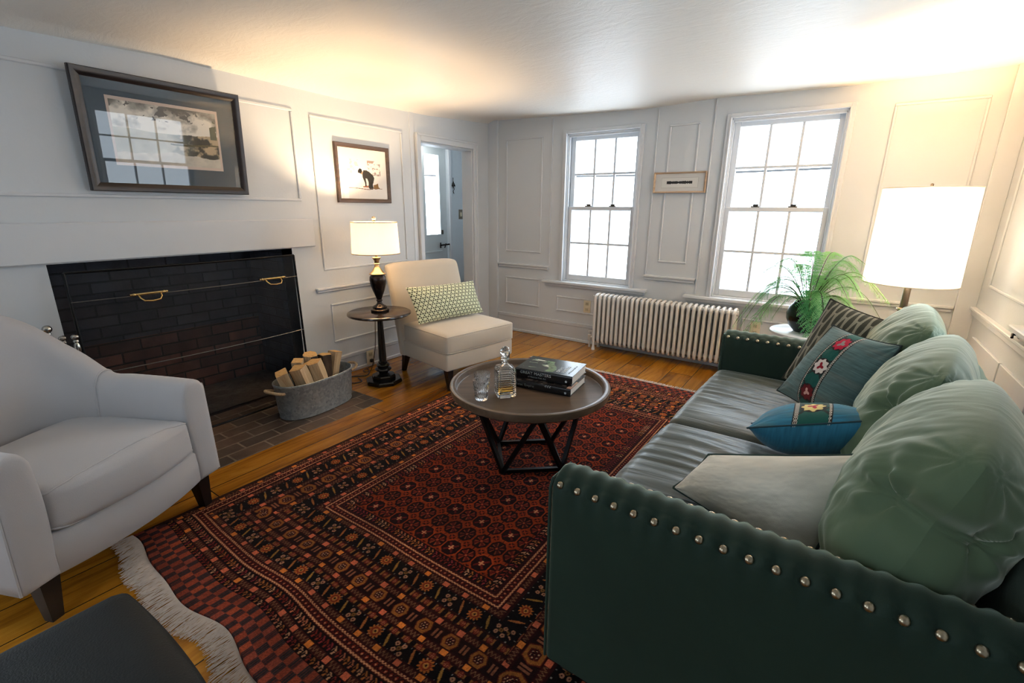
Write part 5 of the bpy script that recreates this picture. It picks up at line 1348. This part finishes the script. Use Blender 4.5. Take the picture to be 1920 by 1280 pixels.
# ================================================================ FIRE SCREEN
fs = thing('fire_screen', 'black mesh fire screen with two brass handles in front of the fireplace opening', 'fire screen', (-2.96, 1.235, 0))
m = bpy.data.materials.new('fine_black_mesh'); m.use_nodes = True; nt = m.node_tree; b = nt.nodes['Principled BSDF']; b.inputs['Base Color'].default_value = (.012, .012, .014, 1); b.inputs['Roughness'].default_value = .5
tr = N(nt, 'ShaderNodeBsdfTransparent'); ms = N(nt, 'ShaderNodeMixShader'); ms.inputs[0].default_value = .30; nt.links.new(tr.outputs[0], ms.inputs[1]); nt.links.new(b.outputs[0], ms.inputs[2]); nt.links.new(ms.outputs[0], nt.nodes['Material Output'].inputs[0])
MMESH = m; HWS = .585; SZ = .985
def scr(y, z): return (.035*(1-(y/HWS)**2)-.055+.02*(1-z/SZ), y, z)
yy = np.linspace(-HWS, HWS, 40); zz = np.linspace(.012, SZ, 40); P = np.array([[scr(a, c) for c in zz] for a in yy])
P = np.array([[scr(a, c) for c in zz] for a in yy]); grid_obj('mesh_panel', P, MMESH, fs)
MB().tube([scr(a, .012) for a in yy], .006).build('frame_rail', MIRON, fs); MB().tube([scr(a, SZ) for a in yy], .006).build('frame_rail', MIRON, fs)
for a in (-HWS, HWS): MB().tube([scr(a, c) for c in zz], .007).build('frame_post', MIRON, fs)
MRODG = simple('dull_steel_rod', '6c6a68', rough=.35, metal=.9)
for c in (.845, .475): MB().tube([(scr(a, c)[0]+.008, a, c) for a in yy], .0028, n=6).build('rod', MRODG, fs)
for a in (-.275, .405):
    hnd = MB(); x_ = scr(a, .845)[0]+.010
    hnd.tube([(x_, a-.085, .852), (x_+.004, a, .853), (x_, a+.085, .852)], .006)
    hnd.tube([(x_, a-.05, .850), (x_+.022, a-.048, .835), (x_+.034, a-.035, .820), (x_+.036, a, .816), (x_+.034, a+.035, .820), (x_+.022, a+.048, .835), (x_, a+.05, .850)], .0042)
    for s in (-.068, .068): hnd.sphere((x_+.003, a+s, .852), .009, 8)
    hnd.build('handle', MBRASS, fs)
for s in (-1, 1): MB().rbox(-.14, .03, s*HWS-.008, s*HWS+.008, 0.002, .012, r=.003).build('foot', MIRON, fs)

# ================================================================ FIRE TOOLS
ft_ = thing('fire_tool_set', 'polished steel fireplace tools on a stand behind the grey armchair', 'fire tools', (-3.02, .545, 0), 0)
MB().lathe([(1e-5, 0), (.085, 0), (.088, .008), (.06, .016), (.02, .024), (.010, .03)], 28).build('base', MIRON, ft_)
MB().tube([(0, 0, .02), (0, 0, .60)], .007).build('pole', MSTEEL, ft_)
hd = [(1e-5, .0), (.007, .0), (.009, .010), (.006, .02), (.010, .045), (.0145, .075), (.011, .095), (.007, .104), (.012, .108), (.012, .113), (.008, .118)]
MB().lathe([(r, .60+z) for r, z in hd]+[(.019*math.sin(a), .733-.019*math.cos(a)) for a in np.linspace(.4, PI-.01, 10)], 20).build('pole_finial', MSTEEL, ft_)
MB().tube([(-.02, -.062, .560), (.0, -.055, .540), (0, 0, .530), (0, .055, .540), (.02, .062, .560)], .006).build('hook_bar', MSTEEL, ft_)
for k, (ox, oy, hh_, kind) in enumerate(((.030, .085, .600, 'poker'), (.012, -.065, .575, 'brush'), (-.035, .052, .59, 'shovel'))):
    t = MB().tube([(ox, oy, .06), (ox, oy, hh_-.045)], .0048).lathe([(r, hh_-.05+z) for r, z in hd], 16, M=Matrix.Translation((ox, oy, 0)))
    t.sphere((ox, oy, hh_+.082), .0165, 10, (1, 1, .8))
    if kind == 'brush': t.rbox(ox-.02, ox+.02, oy-.02, oy+.02, .04, .12, r=.008)
    elif kind == 'shovel': t.rbox(ox-.004, ox+.004, oy-.035, oy+.035, .035, .14, r=.003)
    else: t.tube([(ox, oy, .07), (ox+.01, oy, .05), (ox+.03, oy, .06)], .004)
    t.build(kind, MSTEEL, ft_)

# ================================================================ LOG TUB
MGALV, nt, b = nmat('galvanised_steel'); tc = N(nt, 'ShaderNodeTexCoord'); vo = N(nt, 'ShaderNodeTexVoronoi', Scale=70.0); nt.links.new(tc.outputs['Object'], vo.inputs['Vector'])
cr = N(nt, 'ShaderNodeValToRGB'); cr.color_ramp.elements[0].color = lin('868d90'); cr.color_ramp.elements[1].color = lin('b4babb'); nt.links.new(vo.outputs['Color'], cr.inputs[0]); nt.links.new(cr.outputs[0], b.inputs['Base Color'])
b.inputs['Metallic'].default_value = .4; rr = N(nt, 'ShaderNodeMapRange'); rr.inputs['To Min'].default_value = .32; rr.inputs['To Max'].default_value = .55; nt.links.new(vo.outputs['Distance'], rr.inputs[0]); nt.links.new(rr.outputs[0], b.inputs['Roughness'])
tub = thing('galvanised_tub', 'oval galvanised metal tub with rope handles on the hearth', 'tub', (-2.745, 1.705, .0015), R(94))
def stad(a, b_, z, n=64):
    out = []
    for i in range(n):
        t = 2*PI*i/n; c, s = math.cos(t), math.sin(t); out.append(Vector((a*math.copysign(abs(c)**.78, c), b_*math.copysign(abs(s)**.85, s), z)))
    return out
tb = MB().loft([stad(.245, .118, .006), stad(.255, .128, 0), stad(.258, .131, .004), stad(.256, .129, .014), stad(.262, .133, .05), stad(.272, .142, .215), stad(.2765, .1465, .220), stad(.2765, .1465, .230), stad(.272, .142, .232), stad(.2695, .1395, .222), stad(.258, .129, .05), stad(.245, .118, .012)])
tb.build('tub_body', MGALV, tub)
MROPE = simple('jute_rope', 'b79b78', rough=.95, noise=.25, nscale=120, bump=.8, bscale=160)
for s in (-1, 1):
    pts = [(s*.262, -.055, .185), (s*.285, -.057, .192), (s*.318, -.045, .205), (s*.335, -.015, .212), (s*.335, .015, .212), (s*.318, .045, .205), (s*.285, .057, .192), (s*.262, .055, .185)]
    MB().tube([Vector(p) for p in catmull(np.linspace(0, 1, 8), np.array(pts), np.linspace(0, 1, 30))], .0095, n=8).build('rope_handle', MROPE, tub)
MBARK = simple('bark', '4b3a2c', rough=1, noise=.5, nscale=30, bump=1, bscale=50, stretch=(1, 1, .3))
MSPLIT = wood_mat('split_wood', 'a8845c', 'd9bf97', rough=.8, scale=1.6, axis='Z', bump=.5)
MENDG = wood_mat('cut_end', 'b98a4e', 'dfb77c', rough=.8, scale=2.5, axis='Z', bump=.3)
LOGS = [('split log with a barky side at the left end of the tub', -.195, .000, .200, .050, (-22, 6), .3), ('wide split log second from the left in the tub', -.110, -.045, .205, .058, (-16, -4), 1.2),
        ('pale squared log standing in the middle of the tub', -.010, -.055, .215, .056, (-14, -3), 2.2), ('short golden log behind the pale squared log', -.075, .050, .225, .044, (-8, 10), 3.0),
        ('round topped log at the back of the tub', .020, .055, .240, .050, (-4, 9), 4.1), ('dark barked log right of the pale squared log', .085, -.010, .222, .052, (4, -2), 5.0), ('upright split log at the right of the pile', .150, .000, .225, .046, (14, 2), 5.7)]
for k, (lb, lx_, ly_, top, r, (tx, ty), sd_) in enumerate(LOGS):
    rn = random.Random(k*3+1); L = .30; r *= .92
    w = thing('firewood_log', lb, 'log', (0, 0, 0), 0, 'firewood in the tub')
    kk = rn.choice((4, 5)) if k != 4 else 8
    base_ = [(r*(.88+.28*rn.random())*math.cos(2*PI*i/kk+sd_), r*(.88+.28*rn.random())*math.sin(2*PI*i/kk+sd_)) for i in range(kk)]
    fine = []
    for i in range(kk):
        a, c = Vector(base_[i]), Vector(base_[(i+1) % kk])
        for j in range(5):
            q = a.lerp(c, j/5); fine.append(q*(1+.05*rn.random()))
    rings = []
    for j in range(9):
        f = j/8; rings.append([Vector((q.x*(1+.05*math.sin(f*7+i)), q.y*(1+.05*math.cos(f*6+i)), f*L)) for i, q in enumerate(fine)])
    Mx = Matrix.Translation((-2.745, 1.705, 0)) @ Matrix.Rotation(R(94), 4, 'Z') @ Matrix.Translation((lx_, ly_, top)) @ Matrix.Rotation(R(tx), 4, 'Y') @ Matrix.Rotation(R(ty), 4, 'X') @ Matrix.Translation((0, 0, -L*.60))
    Mx[2][3] = Mx[2][3]
    w.matrix_world = Mx
    body = MB().loft(rings, cap=True).build('split_face' if k != 5 else 'bark', MSPLIT if k != 5 else MBARK, w, angle=25)
    topc = sum(rings[-1], Vector())/len(rings[-1]); mb = MB(); n_ = len(fine)
    mb.add([Vector((p.x*.97, p.y*.97, p.z+.002)) for p in rings[-1]]+[topc+Vector((0, 0, .004))], [(i, (i+1) % n_, n_) for i in range(n_)]); mb.build('cut_end', MENDG, w, smooth=False)
    if k in (0, 1, 4):
        h_ = len(fine)//3
        mb = MB(); 
        for j in range(8):
            for i in range(h_):
                pass
        vs = [Vector((p.x*1.05, p.y*1.05, p.z-.002)) for rg in rings for p in rg[:h_]]
        mb.add(vs, [(j*h_+i, j*h_+i+1, (j+1)*h_+i+1, (j+1)*h_+i) for j in range(8) for i in range(h_-1)]); ob = mb.build('bark', MBARK, w, angle=60)
        sm_ = ob.modifiers.new('thick', 'SOLIDIFY'); sm_.thickness = .004

# ================================================================ PICTURES
def frame_bars(root, W, Hh, fw, fd_, mat, prof=True):
    """mitred frame, local: x width, z height, y=0 back, -y towards the room"""
    mb = MB(); sec_ = [(0, 0), (0, -fd_*.75), (.12*fw, -fd_), (.45*fw, -fd_*.92), (.80*fw, -fd_*.62), (fw, -fd_*.5), (fw, 0)]
    c = [(-W/2, -Hh/2), (W/2, -Hh/2), (W/2, Hh/2), (-W/2, Hh/2)]
    rings = []
    for (cx, cz_) in c:
        sx_, sz_ = -math.copysign(1, cx), -math.copysign(1, cz_)
        rings.append([Vector((cx+sx_*a, d, cz_+sz_*a)) for a, d in sec_])
    mb.loft(rings, loop=True); return mb.build('frame', mat, root, angle=25)
def art(root, W, Hh, y, cf, mat, nx_, nz_, name='picture', off=(0, 0)):
    u, v = np.meshgrid(np.linspace(0, 1, nx_), np.linspace(0, 1, nz_), indexing='ij')
    P = np.stack([(u-.5)*W+off[0], np.full_like(u, y), (v-.5)*Hh+off[1]], -1)
    return grid_obj(name, P, mat, root, colors=cf(u, v))
def sheet(W, Hh, y, mat, root):
    MB().add([(-W/2, y, -Hh/2), (W/2, y, -Hh/2), (W/2, y, Hh/2), (-W/2, y, Hh/2)], [(0, 1, 2, 3)]).build('glazing', mat, root, smooth=False)
MART = pattern_mat('printed_paper', rough=.7, sheen=0, bump=.02)
# large seascape over the mantel, hung leaning forward a little
BW, BH = .775, .565
big = thing('framed_picture', 'large dark framed watercolour of a stormy grey landscape above the fireplace', 'picture', (XL+.030, 1.241, 1.655)); big.rotation_euler = (0, 0, R(90))
big.rotation_euler = Matrix.Rotation(R(90), 3, 'Z').to_euler()
tilt = Matrix.Translation((XL+.034, 1.241, 1.650)) @ Matrix.Rotation(R(90), 4, 'Z') @ Matrix.Rotation(R(3.0), 4, 'X')
big.matrix_world = tilt
MFRD = wood_mat('dark_walnut_frame', '120c0b', '271b18', rough=.35, scale=1.5, axis='X', bump=.1)
frame_bars(big, BW, BH, .042, .030, MFRD)
def big_art(u, v):
    out = np.zeros(u.shape+(3,))+H('cfc9bb'); n = fbm(u*7, v*5+2, 5); n2 = fbm(u*13+5, v*9, 4)
    ridge = .56+.10*(fbm(u*3, u*0+.3, 3)-.5)
    sky = v > ridge
    dark = np.clip((v-.66)*3.2+(n-.5)*3.0, 0, 1); sk = mixc(np.zeros_like(out)+H('ebe5d8'), np.zeros_like(out)+H('6d6a62'), dark); out[sky] = sk[sky]
    out[sky & (n2 > .60) & (v > .72)] = H('74706a')
    land = ~sky; lo = np.clip((n2-.46)*7, 0, 1); lm = mixc(np.zeros_like(out)+H('2c2a20'), np.zeros_like(out)+H('b8a485'), lo); out[land] = lm[land]
    right = np.clip((u-.45)*3, 0, 1)[..., None]
    pale = np.zeros_like(out)+H('b9b7a8')*(.8+.4*n[..., None]); out = np.where(land[..., None], out*right+pale*(1-right), out)
    foam = land & (v < .16+.12*fbm(u*6, u*0+3, 3)); out[foam] = (H('cdc6b8')*(.85+.25*n2[..., None]))[foam]
    tree = (u > .90) & (u < .97) & (v > .52) & (v < .93) & (n2 > .42); out[tree] = H('4a5240')
    band = (np.abs(v-.40-.02*np.sin(u*8)) < .012) & (u > .5); out[band] = H('57502f')
    e = (u < .025) | (u > .975) | (v < .045) | (v > .955); out[e] = H('cbb9ad')
    return out
MB().box(-BW/2+.035, BW/2-.035, -.010, -.002, -BH/2+.035, BH/2-.035).build('mat_board', simple('slate_mat', '3c4a55', rough=.8, noise=.03), big, smooth=False)
art(big, .520, .325, -.0112, big_art, MART, 240, 160, off=(-.003, .010))
sheet(BW-.072, BH-.072, -.015, MPGLASS, big)
# small print of a kneeling figure
sp = thing('framed_picture', 'small square framed drawing of a kneeling man in dark clothes above the lamp', 'picture', (XL+.002, 2.556, 1.543))
sp.rotation_euler = (0, 0, R(90)); SW_, SH_ = .512, .425
frame_bars(sp, SW_, SH_, .030, .022, wood_mat('brown_frame', '3a2c22', '5a4636', rough=.4, scale=2, axis='X'))
def poly_mask(x, y, pts):
    ins = np.zeros(x.shape, bool); n = len(pts)
    for i in range(n):
        x1, y1 = pts[i]; x2, y2 = pts[(i+1) % n]
        c = ((y1 > y) != (y2 > y)) & (x < (x2-x1)*(y-y1)/((y2-y1) if y2 != y1 else 1e-9)+x1); ins ^= c
    return ins
def small_art(u, v):
    out = np.zeros(u.shape+(3,))+H('f1ece4')
    # coordinates follow the crop of the photo: x 0..1047, y 0..1280 downwards inside the frame
    x = u*1.0; y = 1-v
    n = fbm(u*20, v*24, 3); t1 = (x > .17) & (x < .40) & (y > .22) & (y < .52) & (n > .58); t2 = (x > .58) & (x < .86) & (y > .22) & (y < .56) & (n > .56)
    out[t1] = H('c9c8c6'); out[t2] = H('c6c0bc'); out[t2 & (n > .64)] = H('a88f84')
    T = lambda P: [((a-(-60))/1035.0, (b_-40)/1170.0) for a, b_ in P]
    body = T([(455, 530), (520, 525), (600, 580), (660, 640), (682, 700), (660, 790), (640, 850), (650, 930), (640, 965), (580, 965), (545, 930), (550, 800), (525, 720), (490, 715), (500, 800), (500, 900), (475, 905), (470, 820), (430, 700), (425, 630)])
    head = T([(340, 540), (375, 490), (415, 510), (425, 560), (400, 610), (360, 600), (335, 590)])
    face = T([(375, 590), (420, 550), (455, 570), (440, 625), (400, 628)])
    hand = T([(425, 900), (500, 880), (570, 880), (575, 920), (430, 925)])
    foot = T([(660, 860), (700, 850), (760, 820), (765, 900), (800, 940), (700, 965), (650, 950)])
    out[poly_mask(x, y, face)] = H('c99f84'); out[poly_mask(x, y, hand)] = H('b4795c'); out[poly_mask(x, y, foot)] = H('8f6c40')
    out[poly_mask(x, y, head)] = H('2e2822'); out[poly_mask(x, y, body)] = H('37322b')
    line = np.abs(y-T([(0, 945)])[0][1]-.02*np.clip((x-.3)*4, 0, 1)*(x < .62)) < .006; out[line & (x > .18) & (x < .88)] = H('8a6a5a')
    return out
art(sp, SW_-.050, SH_-.050, -.007, small_art, MART, 260, 220)
MB().box(-SW_/2+.024, SW_/2-.024, -.006, -.001, -SH_/2+.024, SH_/2-.024).build('backing', MDARK, sp, smooth=False)
sheet(SW_-.052, SH_-.052, -.010, glass_sheet('small_glazing', 1.4), sp)
# small pale framed strip between the windows
lp = thing('framed_picture', 'small pale wood framed strip of a dark treeline hanging between the two windows', 'picture', (-1.174, YB-.010, 1.515))
frame_bars(lp, .425, .166, .014, .026, wood_mat('pale_ash_frame', 'b59579', 'd6bda0', rough=.5, scale=2, axis='X'))
def strip_art(u, v):
    out = np.zeros(u.shape+(3,))+H('d9d5cf'); y = 1-v
    b0 = (u > .13) & (u < .88) & (y > .22) & (y < .80); out[b0] = H('e2dfd8'); e = b0 & ((u < .137) | (u > .873) | (y < .24) | (y > .78)); out[e] = H('c2bdb5')
    hgt = .05+.05*fbm(u*40, u*0+2, 3); t = (np.abs(y-.50) < hgt*(.6+.6*vnoise(u*60, y*0+1))) & (u > .24) & (u < .76); out[t] = H('26221e'); return out
art(lp, .40, .141, -.008, strip_art, MART, 240, 90)
MB().box(-.2, .2, -.007, -.001, -.071, .071).build('backing', MDARK, lp, smooth=False)
sheet(.40, .142, -.012, glass_sheet('strip_glazing', 1.45), lp)
